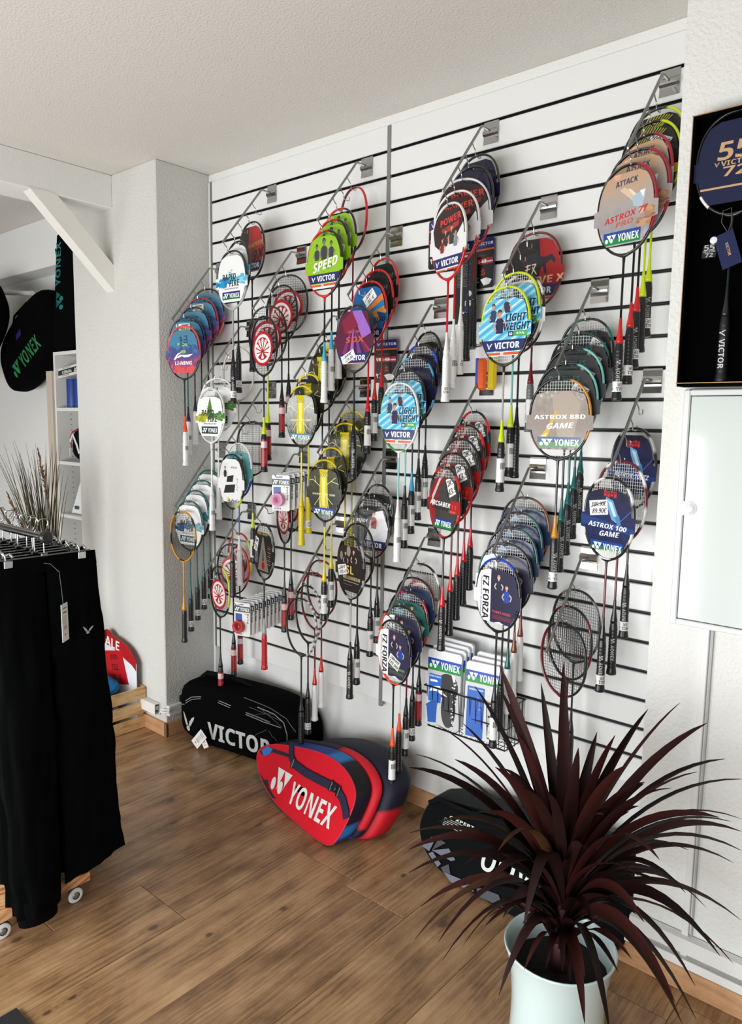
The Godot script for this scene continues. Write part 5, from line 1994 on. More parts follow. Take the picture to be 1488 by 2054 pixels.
	kn.lathe([Vector2(0.0, 0.012), Vector2(0.012, 0.012), Vector2(0.016, 0.008), Vector2(0.017, 0.0)], 20, bag_point(-0.06, 0.219, -0.014, lean), Basis(Vector3(1, 0, 0), PI / 2 - lean))
	part("strap_button", kn, mat(rgb(24, 24, 28), 0.35), o)
	# blue accent at the narrow end and a black flap over the top edge
	part("blue_accent", flat_poly(poly([-0.63, 0.158, -0.59, 0.148, -0.555, 0.172, -0.55, 0.196, -0.60, 0.190]), on), mat(rgb(40, 110, 190), 0.6), o)
	part("flap_band", flat_poly(poly([-0.645, 0.150, -0.60, 0.190, -0.55, 0.198, -0.42, 0.222, -0.42, 0.208, -0.54, 0.184, -0.61, 0.145]), func(q: Vector2) -> Vector3: return on.call(q) + Vector3(0, 0, -0.0005)), mat(rgb(20, 20, 30), 0.6), o)
	part("lower_panel", flat_poly(poly([-0.61, 0.082, -0.54, 0.062, -0.50, 0.074, -0.47, 0.046, -0.40, 0.030, -0.44, 0.020, -0.52, 0.038]), on), mat(rgb(20, 20, 36), 0.6), o)


func grey_pattern_bag() -> void:
	var o := thing("racket_bag", "black racket bag with grey facet pattern, lying behind the plant", "sports bag", Vector3(1.886, 0.0, 0.345), deg_to_rad(-3), "sports bags on the floor")
	var lean := deg_to_rad(32)
	var prof := chaikin(poly([-0.315, 0.13, -0.26, 0.06, -0.15, 0.012, 0.10, 0.004, 0.36, 0.004, 0.49, 0.03, 0.52, 0.15, 0.50, 0.27, 0.45, 0.31, 0.28, 0.305, 0.0, 0.285, -0.17, 0.262, -0.275, 0.248, -0.305, 0.21]))
	var c := Vector2(0.08, 0.14)
	var blk := cloth(rgb(16, 18, 19))
	part("front_panel", bag_face(prof, c, lean, 0.0, 0.012), blk, o)
	part("body", bag_rings(prof, [[0.0, 1.0, 0.0], [0.02, 1.03, 0.0], [0.10, 1.03, 0.0], [0.15, 0.96, 0.0], [0.16, 0.7, 0.0]], c, lean, func(_k: float, _w: float) -> Color: return lin(12, 13, 14)), vcol(0.9), o)
	var on := func(q: Vector2) -> Vector3: return bag_point(q.x, q.y, -0.0125, lean)
	var white := mat(rgb(206, 210, 204), 0.5)
	part("lettering", lettering("OLIVER", 0.30, 0.070, func(q: Vector2) -> Vector3: return on.call(Vector2(-0.012 + q.x, 0.098 + q.y))), white, o)
	part("small_lettering", lettering("O XPERT", 0.11, 0.010, func(q: Vector2) -> Vector3: return on.call(Vector2(-0.19 + q.x, 0.206 + q.y))), white, o)
	var ln := MB.new()
	for k in 5:
		join(ln, flat_poly(poly([-0.21, 0.200 - k * 0.006, -0.07, 0.202 - k * 0.006, -0.07, 0.204 - k * 0.006, -0.21, 0.202 - k * 0.006]), on))
	part("pocket_lines", ln, mat(rgb(170, 172, 172), 0.5), o)
	var g1 := MB.new()
	var g2 := MB.new()
	for q in [[-0.26, 0.075, -0.235, 0.12, -0.215, 0.125, -0.225, 0.07], [-0.215, 0.078, -0.15, 0.11, -0.11, 0.085, -0.125, 0.075], [-0.225, 0.062, -0.17, 0.035, -0.16, 0.05, -0.21, 0.075], [-0.14, 0.03, -0.03, 0.04, 0.0, 0.02, -0.10, 0.012]]:
		join(g1, flat_poly(poly(q), on))
	for q in [[-0.205, 0.125, -0.17, 0.122, -0.215, 0.078], [-0.155, 0.04, -0.13, 0.062, -0.11, 0.035, -0.14, 0.028], [0.0, 0.04, 0.09, 0.05, 0.12, 0.02, 0.02, 0.014]]:
		join(g2, flat_poly(poly(q), on))
	part("facet_print", g1, mat(rgb(96, 98, 112), 0.6), o)
	part("facet_print", g2, mat(rgb(52, 54, 62), 0.6), o)
	var st := MB.new()
	st.tube(pts3([bag_point(-0.30, 0.22, -0.004, lean), bag_point(-0.26, 0.252, -0.014, lean), bag_point(-0.12, 0.255, -0.016, lean), bag_point(0.06, 0.275, -0.012, lean)]), 0.010, 8, false, 0.5)
	part("top_strap", st, cloth(rgb(20, 20, 21)), o)


# ---------------------------------------------------------------- the right pier
func right_wall_things() -> void:
	var white := mat(rgb(224, 228, 226), 0.30, 0.0, 0.3)
	var cb := thing("fuse_cabinet", "white glossy fuse cabinet with a round latch on the right pier", "wall cabinet", Vector3(2.479, 1.087, 0.29))
	var W := 0.62
	var H := 0.648
	var fr := MB.new()
	fr.box(Vector3(0.009, H / 2, 0.016), Vector3(0.018, H, 0.034), 0.003)
	fr.box(Vector3(W - 0.009, H / 2, 0.016), Vector3(0.018, H, 0.034), 0.003)
	fr.box(Vector3(W / 2, 0.008, 0.016), Vector3(W - 0.036, 0.016, 0.034), 0.003)
	fr.box(Vector3(W / 2, H - 0.008, 0.016), Vector3(W - 0.036, 0.016, 0.034), 0.003)
	part("frame", fr, white, cb)
	part("door", block(0.0205, W - 0.0205, 0.0185, H - 0.0185, 0.004, 0.030, 0.0015), mat(rgb(214, 222, 219), 0.06, 0.0, 1.0), cb)
	var kn := MB.new()
	kn.lathe([Vector2(0.0, 0.008), Vector2(0.011, 0.008), Vector2(0.012, 0.003), Vector2(0.019, 0.003), Vector2(0.020, 0.0)], 28, Vector3(0.034, 0.327, 0.030), Basis(Vector3(1, 0, 0), PI / 2))
	part("latch", kn, mat(rgb(226, 230, 228), 0.2, 0.0, 0.6), cb)
	part("latch_plate", block(0.004, 0.036, 0.307, 0.347, 0.028, 0.0335, 0.001), mat(rgb(222, 226, 224), 0.25, 0.0, 0.4), cb)
	# framed anniversary racket
	var cs := thing("display_case", "black shadow-box frame with gold edge above the white cabinet", "display case", Vector3(2.468, 1.742, 0.29))
	var w := 0.60
	var h := 0.686
	var box := MB.new()
	box.box(Vector3(w / 2, h / 2, 0.003), Vector3(w, h, 0.006))
	box.box(Vector3(0.004, h / 2, 0.034), Vector3(0.008, h, 0.060), 0.001)
	box.box(Vector3(w - 0.004, h / 2, 0.034), Vector3(0.008, h, 0.060), 0.001)
	box.box(Vector3(w / 2, 0.004, 0.034), Vector3(w - 0.016, 0.008, 0.060), 0.001)
	box.box(Vector3(w / 2, h - 0.004, 0.034), Vector3(w - 0.016, 0.008, 0.060), 0.001)
	part("case_body", box, cloth(rgb(4, 4, 5)), cs)
	var gold := mat(rgb(190, 148, 104), 0.35, 0.5)
	var ge := MB.new()
	ge.box(Vector3(w / 2, h - 0.0012, 0.065), Vector3(w, 0.0022, 0.002))
	ge.box(Vector3(w / 2, 0.0085, 0.065), Vector3(w, 0.0018, 0.002))
	ge.box(Vector3(0.0012, h / 2, 0.065), Vector3(0.0018, h, 0.002))
	ge.box(Vector3(w - 0.0012, h / 2, 0.065), Vector3(0.0018, h, 0.002))
	part("gold_edge", ge, gold, cs)
	part("velvet_panel", block(0.008, w - 0.008, 0.008, h - 0.008, 0.006, 0.022), cloth(rgb(2, 2, 3)), cs)
	var rk := thing("badminton_racket", "black racket with navy and gold card inside the black display case", "badminton racket", Vector3(2.576, 2.424, 0.338), 0.0)
	part("frame", frame_mesh("black", "white", 8), vcol(0.3, 0.5), rk)
	var wm := MB.new()
	var wp := PackedVector3Array()
	for k in 7:
		wp.append(head_point(deg_to_rad(213.0 + k * 3.2), 0.0962, 0.1252) + Vector3(0, 0, 0.001))
	wm.tube(wp, 0.0045, 6, false, 1.3, Vector3(0, 0, 1))
	part("white_flash", wm, mat(rgb(230, 230, 230), 0.3), rk)
	var sh := MB.new()
	sh.tube(pts3([Vector3(0, -0.268, 0), Vector3(0, -0.40, 0), Vector3(0, -0.47, 0)]), 0.0034, 8)
	part("shaft", sh, mat(rgb(14, 34, 32), 0.25, 0.0, 0.5), rk)
	part("cone", meshes["cone"], mat(rgb(16, 16, 17), 0.3, 0.0, 0.4), rk)
	part("grip", grip_mesh(), mat(rgb(14, 14, 15), 0.5), rk)
	var gt := lettering("VICTOR", 0.075, 0.014, func(q: Vector2) -> Vector3: return Vector3(q.y - 0.007, -0.563 - q.x, 0.0145))
	for a in bird_polys():
		join(gt, flat_poly(a, func(q: Vector2) -> Vector3: return Vector3((q.y - 0.5) * 0.016, -0.540 - q.x * 0.016, 0.0145)))
	part("grip_lettering", gt, mat(rgb(190, 196, 194), 0.5), rk)
	part("card", card_mesh("navy", false), mat(rgb(8, 20, 58), 0.8), rk)
	var tan_ := mat(rgb(196, 158, 116), 0.45)
	var at := func(q: Vector2) -> Vector3: return Vector3(q.x, q.y, 0.0076)
	var gl := lettering("55", 0.078, 0.044, func(q: Vector2) -> Vector3: return at.call(Vector2(-0.044 + q.x + q.y * 0.1, -0.118 + q.y)))
	join(gl, lettering("72", 0.060, 0.024, func(q: Vector2) -> Vector3: return at.call(Vector2(-0.030 + q.x + q.y * 0.1, -0.158 + q.y))))
	join(gl, lettering("VICTOR", 0.080, 0.012, func(q: Vector2) -> Vector3: return at.call(Vector2(-0.034 + q.x, -0.132 + q.y))))
	for a in bird_polys():
		join(gl, flat_poly(a, func(q: Vector2) -> Vector3: return at.call(Vector2(-0.050 + q.x * 0.013, -0.132 + q.y * 0.012))))
	join(gl, flat_poly(poly([-0.081, -0.186, 0.081, -0.186, 0.081, -0.181, -0.081, -0.181]), at))
	part("gold_print", gl, tan_, rk)
	var tg := thing("swing_tag", "navy swing tag with gold lettering beside the racket shaft in the case", "price tag", Vector3(2.560, 2.125, 0.350))
	var tm := MB.new()
	tm.plate(poly([-0.024, -0.088, 0.024, -0.088, 0.024, 0.0, -0.024, 0.0]), 0.0, 0.001, Rect2(0, 0, 1, 1), Transform3D(Basis(Vector3(0, 0, 1), 0.32), Vector3.ZERO))
	part("tag_card", tm, mat(rgb(12, 24, 70), 0.8), tg)
	part("tag_print", lettering("VICTOR", 0.034, 0.007, func(q: Vector2) -> Vector3: return Basis(Vector3(0, 0, 1), 0.32) * Vector3(0.004 + q.y - 0.006, -0.026 - q.x, 0.0014)), tan_, tg)
	var dm := MB.new()
	dm.lathe([Vector2(0.0, 0.0015), Vector2(0.0085, 0.001), Vector2(0.009, 0.0)], 20, Vector3(-0.022, -0.014, 0.001), Basis(Vector3(1, 0, 0), PI / 2))
	part("white_dot", dm, mat(rgb(226, 226, 228), 0.5), tg)
	var cd := MB.new()
	cd.tube(pts3([Vector3(0.010, 0.002, 0.0), Vector3(-0.006, 0.028, 0.0), Vector3(-0.004, 0.055, 0.0), Vector3(0.014, 0.062, -0.006), Vector3(0.018, 0.03, -0.004), Vector3(0.012, 0.004, 0.0)]), 0.0007, 5)
	part("cord", cd, mat(rgb(110, 108, 104), 0.6), tg)
	var pin := thing("lapel_pin", "small silver and black number pin left of the navy swing tag", "badge", Vector3(2.5, 2.076, 0.313))
	var pb := MB.new()
	pb.plate(poly([0, 0, 0.034, 0, 0.036, 0.016, 0.030, 0.034, 0.004, 0.034, 0.0, 0.018]), 0.0, 0.002)
	part("plate", pb, mat(rgb(20, 20, 22), 0.4), pin)
	var pp := lettering("55", 0.026, 0.014, func(q: Vector2) -> Vector3: return Vector3(0.005 + q.x, 0.019 + q.y, 0.0024))
	join(pp, lettering("72", 0.020, 0.010, func(q: Vector2) -> Vector3: return Vector3(0.008 + q.x, 0.002 + q.y, 0.0024)))
	join(pp, lettering("VICTOR", 0.030, 0.005, func(q: Vector2) -> Vector3: return Vector3(0.003 + q.x, 0.0135 + q.y, 0.0027)))
	part("silver_print", pp, mat(rgb(206, 208, 210), 0.3, 0.4), pin)


# ---------------------------------------------------------------- the plant
var LEAVES := [
	[-0.022, 1.052, 0.011, 0.5, 0],
	[-0.092, 0.977, -0.012, 0.5, 0],
	[-0.224, 0.991, -0.026, 0.5, 0.01],
	[-0.217, 0.968, 0.104, 0.45, 0.03],
	[-0.13, 0.994, 0.129, 0.48, 0.02],
	[-0.092, 0.875, 0.099, 0.5, 0.03],
	[-0.271, 0.845, 0.074, 0.46, 0.03],
	[-0.277, 0.876, 0.188, 0.45, 0.05],
	[-0.203, 0.812, 0.208, 0.44, 0.05],
	[-0.387, 0.741, 0.129, 0.44, 0.06],
	[-0.319, 0.765, 0.241, 0.43, 0.07],
	[-0.093, 0.825, 0.2, 0.46, 0.05],
	[-0.009, 0.812, 0.226, 0.46, 0.06],
	[0.026, 0.851, -0.101, 0.5, 0],
	[0.114, 0.902, 0.001, 0.5, 0.02],
	[0.06, 0.881, 0.082, 0.5, 0],
	[0.144, 0.938, -0.124, 0.5, 0.02],
	[0.183, 0.932, -0.242, 0.48, 0.03],
	[0.267, 0.919, -0.183, 0.46, 0.05],
	[0.321, 0.855, -0.153, 0.45, 0.07],
	[0.296, 0.859, -0.031, 0.45, 0.05],
	[0.268, 0.841, 0.05, 0.45, 0.06],
	[0.346, 0.788, -0.22, 0.44, 0.07],
	[0.343, 0.758, -0.052, 0.43, 0.08],
	[0.363, 0.711, -0.173, 0.43, 0.1],
	[0.322, 0.65, -0.264, 0.42, 0.08],
	[0.325, 0.586, -0.354, 0.42, 0.09],
	[0.379, 0.659, -0.125, 0.41, 0.1],
	[0.221, 0.529, -0.271, 0.41, 0.08],
	[0.336, 0.552, -0.249, 0.4, 0.1],
	[0.206, 0.405, -0.297, 0.4, 0.08],
	[0.295, 0.575, -0.008, 0.39, 0.12],
	[0.312, 0.484, -0.126, 0.39, 0.12],
	[0.356, 0.389, -0.281, 0.38, 0.1],
	[0.353, 0.386, -0.113, 0.37, 0.14],
	[0.352, 0.28, -0.257, 0.36, 0.12],
	[0.332, 0.364, -0.003, 0.36, 0.14],
	[0.334, 0.264, -0.026, 0.35, 0.14],
	[0.313, 0.359, 0.073, 0.35, 0.13],
	[0.334, 0.327, 0.084, 0.34, 0.13],
	[0.228, 0.333, 0.224, 0.34, 0.12],
	[0.172, 0.327, 0.228, 0.33, 0.08],
	[-0.028, 0.301, 0.257, 0.34, 0.12],
	[-0.278, 0.184, 0.132, 0.35, 0.14],
	[-0.281, 0.167, 0.023, 0.36, 0.12],
	[-0.201, 0.353, 0.262, 0.37, 0.15],
	[-0.315, 0.271, 0.206, 0.38, 0.15],
	[-0.406, 0.247, 0.06, 0.38, 0.1],
	[-0.333, 0.458, 0.214, 0.4, 0.1],
	[-0.153, 0.565, 0.239, 0.41, 0.09],
	[-0.303, 0.555, 0.255, 0.41, 0.1],
	[-0.353, 0.552, 0.191, 0.42, 0.08],
	[-0.208, 0.67, 0.265, 0.43, 0.08],
	[-0.2, 0.636, 0.117, 0.44, 0.07],
	[-0.04, 0.663, 0.263, 0.43, 0.12],
	[0.036, 0.51, 0.271, 0.4, 0.2],
	[-0.122, 0.699, 0.191, 0.44, 0.06],
	[-0.134, 0.715, -0.069, 0.48, 0.01],
	[0.112, 0.696, -0.22, 0.46, 0.04],
	[0.182, 0.887, 0.113, 0.48, 0.04],
	[0.186, 0.818, 0.221, 0.46, 0.05],
	[0.09, 0.861, 0.29, 0.47, 0.04],
	[0.272, 0.703, 0.114, 0.42, 0.12],
	[-0.079, 0.544, 0.259, 0.4, 0.12],
	[-0.084, 0.416, 0.151, 0.38, 0.1],
	[0.244, 0.538, 0.105, 0.37, 0.1]
]


func leaf_mesh(tip: Vector3, by: float, lift: float, wide: float, twist: float) -> MB:
	var a := Vector3(0, by, 0) + Vector3(tip.x, 0, tip.z) * 0.03
	var d := tip - a
	var flat := Vector3(d.x, 0, d.z)
	var ctrl := a + flat * 0.42 + Vector3.UP * (d.y * 0.5 + lift * 1.5 + flat.length() * 0.12)
	var n := 12
	var m := MB.new()
	var side0 := Vector3(-d.z, 0, d.x)
	if side0.length() < 0.22:
		side0 = Vector3(0.75, 0, -0.6 + d.z)
	side0 = side0.normalized().rotated(d.normalized(), twist)
	var pts := []
	for k in n + 1:
		var t := float(k) / n
		pts.append(a.lerp(ctrl, t).lerp(ctrl.lerp(tip, t), t))
	for face_ in 2:
		var base := m.v.size()
		for k in n + 1:
			var t := float(k) / n
			var w := wide * (0.55 + 0.45 * sin(minf(1.0, t * 2.2) * PI / 2)) * pow(1.0 - pow(t, 2.2), 0.75) + 0.0004
			var dir: Vector3 = (pts[mini(k + 1, n)] - pts[maxi(k - 1, 0)]).normalized()
			var s := (side0 - dir * side0.dot(dir)).normalized()
			var up := s.cross(dir).normalized()
			if up.y < 0:
				up = -up
			var o := Vector3.ZERO if face_ == 0 else -up * 0.0008
			m.vert(pts[k] - s * w + up * w * 0.28 + o, up, Vector2(0, t))
			m.vert(pts[k] + o, up, Vector2(0.5, t))
			m.vert(pts[k] + s * w + up * w * 0.28 + o, up, Vector2(1, t))
		for k in n:
			for j in 2:
				var q := base + k * 3 + j
				if face_ == 0:
					m.face(q, q + 1, q + 4)
					m.face(q, q + 4, q + 3)
				else:
					m.face(q, q + 4, q + 1)
					m.face(q, q + 3, q + 4)
	m.smooth(0)
	return m


func potted_plant() -> void:
	var o := thing("potted_plant", "dark red spiky cordyline in a pale glossy pot in the right foreground", "potted plant", Vector3(2.395, 0.0, 0.742))
	var pot := MB.new()
	pot.lathe([Vector2(0.0, 0.004), Vector2(0.118, 0.004), Vector2(0.124, 0.012), Vector2(0.119, 0.08), Vector2(0.118, 0.15), Vector2(0.123, 0.22), Vector2(0.134, 0.275), Vector2(0.142, 0.296), Vector2(0.1425, 0.301), Vector2(0.140, 0.303), Vector2(0.136, 0.300), Vector2(0.128, 0.270), Vector2(0.120, 0.235), Vector2(0.118, 0.20)], 48)
	part("pot", pot, mat(rgb(196, 212, 210), 0.22, 0.0, 0.6), o)
	var soil := MB.new()
	var f := FastNoiseLite.new()
	f.frequency = 22.0
	soil.grid(28, 8, func(a: float, b: float) -> Vector3:
		var r := (1.0 - b) * 0.121
		var g := TAU * a
		return Vector3(cos(g) * r, 0.236 + f.get_noise_2d(cos(g) * r, sin(g) * r) * 0.010, -sin(g) * r), true)
	part("soil", soil, mat(rgb(22, 17, 14), 0.95), o)
	var stem := MB.new()
	stem.tube(pts3([Vector3(0, 0.22, 0), Vector3(0.004, 0.32, 0), Vector3(0.0, 0.42, 0), Vector3(0, 0.52, 0)]), [0.020, 0.019, 0.016, 0.006], 10)
	part("stem", stem, mat(rgb(58, 22, 20), 0.7), o)
	var lm := []
	for c in [rgb(38, 18, 16), rgb(29, 14, 12), rgb(52, 22, 19), rgb(58, 37, 22)]:
		var m := StandardMaterial3D.new()
		m.albedo_color = c
		m.roughness = 0.5
		m.metallic_specular = 0.25
		m.backlight_enabled = true
		m.backlight = (c as Color) * 0.35
		lm.append(m)
	var r := RandomNumberGenerator.new()
	r.seed = 12
	var k := 0
	for q in LEAVES:
		part("leaf", leaf_mesh(Vector3(q[0], q[1], q[2]), q[3], q[4], r.randf_range(0.0160, 0.0205), r.randf_range(-0.5, 0.5)), lm[3] if k in [39, 44, 46, 51, 52, 53, 54, 33, 27] else lm[k % 3], o)
		k += 1
	for j in 26:  # the shorter leaves crowded round the heart
		var g := TAU * j * 0.381966
		var up := r.randf_range(0.0, 1.0)
		var reach := r.randf_range(0.08, 0.2) + 0.08 * (1.0 - up)
		var tip := Vector3(cos(g) * reach, 0.42 + 0.36 * up, sin(g) * reach)
		part("leaf", leaf_mesh(tip, 0.36 + 0.14 * up, 0.05, r.randf_range(0.012, 0.016), r.randf_range(-0.5, 0.5)), lm[j % 3], o)
	for j in 22:  # low heart leaves that curl out over the soil
		var g := TAU * (j + 0.4) * 0.381966
		var reach := r.randf_range(0.10, 0.19)
		part("leaf", leaf_mesh(Vector3(cos(g) * reach, r.randf_range(0.30, 0.40), sin(g) * reach), 0.27 + 0.002 * j, 0.07, r.randf_range(0.008, 0.012), r.randf_range(-0.4, 0.4)), lm[(j + 1) % 3], o)


# ---------------------------------------------------------------- the clothes rack with trousers
func clothes_rack() -> void:
	var chrome := mat(rgb(190, 190, 190), 0.15, 1.0)
	var rail_z := 1.362
	var rail_y := 1.272
	var o := thing("clothes_rack", "chrome clothes rail on wheeled pine foot boards, hung with black trousers", "clothes rack", Vector3(0.80, 0.0, rail_z))
	var rl := MB.new()
	rl.tube(pts3([Vector3(0.14, rail_y, 0), Vector3(-0.95, rail_y, 0)]), 0.0125, 14)
	part("rail", rl, chrome, o)
	var cap := MB.new()
	cap.lathe([Vector2(0.0, -0.012), Vector2(0.014, -0.011), Vector2(0.020, -0.004), Vector2(0.020, 0.006), Vector2(0.014, 0.012), Vector2(0.0, 0.013)], 18, Vector3(0.150, rail_y, 0), Basis(Vector3(0, 0, 1), -PI / 2))
	part("end_cap", cap, mat(rgb(70, 70, 70), 0.3, 0.8), o)
	var po := MB.new()
	po.tube(pts3([Vector3(-0.32, 0.095, 0.0), Vector3(-0.32, rail_y, 0.0)]), 0.0125, 12)
	part("post", po, chrome, o)
	var pine := textured(wood_image(256, 256, 61, rgb(150, 74, 40), rgb(214, 158, 106), rgb(238, 204, 160), 1.7, 0), 0.45)
	var bd := MB.new()
	bd.box(Vector3(0.0, 0.0775, 0.055), Vector3(0.205, 0.038, 0.375), 0.004)
	for k in bd.t.size():
		var p := bd.v[k] - Vector3(0, 0.0775, 0.055)
		bd.t[k] = Vector2(p.x * 2.2 + p.z * 0.4 + p.y * 5.0, p.z * 0.9 + p.y * 1.3) if absf(bd.n[k].y) > 0.5 else Vector2((p.y * 1.0 + p.z * 0.35) * 9.0, p.z * 0.6)
	part("foot_board", bd, pine, o)
	for q in [[0.088, -0.080], [0.088, 0.160], [-0.088, -0.080], [-0.088, 0.160]]:
		var w := MB.new()
		w.lathe([Vector2(0.013, -0.011), Vector2(0.022, -0.011), Vector2(0.0265, -0.007), Vector2(0.0265, 0.007), Vector2(0.022, 0.011), Vector2(0.013, 0.011)], 26, Vector3(q[0], 0.0265, q[1]), Basis(Vector3(0, 0, 1), PI / 2))
		var cs := part("caster", w, mat(rgb(222, 222, 220), 0.4), o)
		var hb := MB.new()
		hb.lathe([Vector2(0.0, 0.0125), Vector2(0.007, 0.012), Vector2(0.013, 0.009), Vector2(0.014, -0.009), Vector2(0.0, -0.0125)], 20, Vector3(q[0], 0.0265, q[1]), Basis(Vector3(0, 0, 1), -PI / 2))
		part("hub", hb, mat(rgb(150, 150, 148), 0.35, 0.7), cs)
		var tr := MB.new()
		tr.lathe([Vector2(0.0262, -0.0075), Vector2(0.0278, -0.005), Vector2(0.0278, 0.005), Vector2(0.0262, 0.0075)], 26, Vector3(q[0], 0.0265, q[1]), Basis(Vector3(0, 0, 1), PI / 2))
		part("tread", tr, mat(rgb(70, 72, 74), 0.6), cs)
	var black := cloth(rgb(5, 6, 6))
	var nth := ["frontmost", "second", "third", "fourth", "fifth", "sixth", "seventh", "eighth", "ninth"]
	var hanger_mesh := MB.new()
	hanger_mesh.tube(pts3([Vector3(0.002, 0.052, 0.020), Vector3(0.002, 0.066, 0.010), Vector3(0.002, 0.067, -0.008), Vector3(0.001, 0.056, -0.016), Vector3(0, 0.036, -0.010), Vector3(0, 0.016, 0.0), Vector3(0, -0.040, 0.0)]), 0.0019, 6)
	var bar_mesh := MB.new()
	bar_mesh.tube(pts3([Vector3(0, -0.048, -0.150), Vector3(0, -0.048, 0.165)]), 0.0035, 8)
	bar_mesh.box(Vector3(0, -0.045, 0), Vector3(0.010, 0.014, 0.022), 0.003)
	var clip := MB.new()
	clip.box(Vector3(0.006, -0.068, 0), Vector3(0.004, 0.040, 0.020), 0.001)
	clip.box(Vector3(-0.006, -0.068, 0), Vector3(0.004, 0.040, 0.020), 0.001)
	clip.tube(pts3([Vector3(0.0, -0.043, -0.010), Vector3(0.008, -0.040, -0.009), Vector3(0.0, -0.034, -0.006), Vector3(-0.008, -0.040, 0.006), Vector3(0.0, -0.043, 0.010)]), 0.003, 6)
	clip.tube(pts3([Vector3(0.007, -0.048, 0.006), Vector3(0.009, -0.036, 0.008), Vector3(0.004, -0.030, 0.010)]), 0.002, 6)
	var hm := hanger_mesh.mesh()
	var steel := mat(rgb(120, 121, 122), 0.22, 1.0)
	var bm := bar_mesh.mesh()
	var cm := clip.mesh()
	for i in 9:
		var x := 0.935 - 0.047 * i
		var dz := -0.004 * i + (0.012 if i % 3 == 1 else 0.0)
		var h := thing("clip_hanger", "%s chrome clip hanger on the clothes rail" % nth[i], "hanger", Vector3(x, rail_y - 0.012, rail_z + dz), 0.05 * sin(i * 2.1), "clip hangers on the rail")
		part("hook", hm, chrome, h)
		part("bar", bm, steel, h)
		for z in [-0.118, 0.112]:
			part("clip", cm, chrome, h, Vector3(0, 0.016, z)).scale = Vector3(1.25, 1.35, 1.35)
		var t := thing("trousers", "%s black jogging trousers on the clothes rail" % nth[i], "trousers", Vector3(x, 0.0, rail_z + dz), 0.0, "black trousers on the clothes rail")
		var spread := 0.019 * i
		var f := FastNoiseLite.new()
		f.seed = 30 + i
		f.frequency = 2.2
		for leg in 2:
			# leg 0 is the far one towards the wall, leg 1 the near one
			var top_c := -0.085 if leg == 0 else 0.085
			var bot_c := -0.130 - spread if leg == 0 else (0.075 - spread * 0.3)
			var top_w := 0.083
			var bot_w := 0.100 if leg == 0 else 0.072
			var y0 := 0.135 + 0.012 * (i % 3) if leg == 0 else 0.085 + 0.010 * i
			var y1 := 1.190
			var lg := MB.new()
			lg.grid(28, 30, func(a: float, b: float) -> Vector3:
				var g := TAU * a
				var y := lerpf(y0, y1, b)
				var k := 1.0 - b
				var c := lerpf(top_c, bot_c, pow(k, 0.9))
				var w := lerpf(top_w, bot_w, k) + 0.004 * sin(k * PI)
				var th := lerpf(0.012, 0.030, minf(1.0, k * 3.0)) + (0.012 if leg == 1 and k > 0.3 else 0.0)
				if k > 0.93 and leg == 1:
					w *= 0.86
				var fold := f.get_noise_3d(cos(g), y * 1.2, sin(g)) * 0.022 * minf(1.0, k * 4.0)
				var hem := (1.0 - b) * 0.05 * sin(g + 0.6) * (0.5 if leg == 0 else 0.0)
				return Vector3(cos(g) * (th + fold) + (0.02 * k if leg == 1 and i == 0 else 0.0), y + hem, c - sin(g) * (w + fold)), true)
			part("leg", lg, black, t)
			if leg == 1:
				var cu := MB.new()
				cu.grid(24, 3, func(a: float, b: float) -> Vector3:
					var g := TAU * a
					return Vector3(cos(g) * (0.036 + 0.003 * b) + (0.02 if i == 0 else 0.0), y0 - 0.030 + 0.085 * b, bot_c - sin(g) * 0.061), true)
				part("cuff", cu, cloth(rgb(8, 9, 9)), t)
		var wb := MB.new()
		wb.grid(28, 3, func(a: float, b: float) -> Vector3:
			var g := TAU * a
			return Vector3(cos(g) * 0.0125, 1.165 + 0.046 * b, -sin(g) * (0.168 + 0.004 * (1.0 - b))), true)
		part("waistband", wb, black, t)
		if i == 0:
			var em := MB.new()
			for a in bird_polys():
				join(em, flat_poly(a, func(q: Vector2) -> Vector3: return Vector3(0.0425, 0.950 + q.y * 0.026, -0.095 - q.x * 0.036)))
			part("wing_emblem", em, mat(rgb(150, 152, 150), 0.4), t)
	var tg := thing("swing_tag", "white swing tag hanging on a thread from the frontmost black trousers", "price tag", Vector3(0.984, 0.945, 1.328))
	var tp := MB.new()
	tp.plate(poly([-0.020, 0, 0.020, 0, 0.020, 0.120, -0.020, 0.120]), 0.0, 0.0012, Rect2(-0.020, 0, 0.040, 0.120), Transform3D(Basis(Vector3.UP, 2.2) * Basis(Vector3(0, 0, 1), 0.03), Vector3.ZERO))
	part("tag_card", tp, card_mats["swing_tag"], tg)
	var th := MB.new()
	th.tube(pts3([Vector3(0.0, 0.118, 0.004), Vector3(0.0, 0.17, 0.008), Vector3(-0.006, 0.22, 0.010), Vector3(-0.020, 0.245, 0.030), Vector3(-0.032, 0.248, 0.044)]), 0.0007, 5)
	part("thread", th, mat(rgb(120, 120, 118), 0.6), tg)


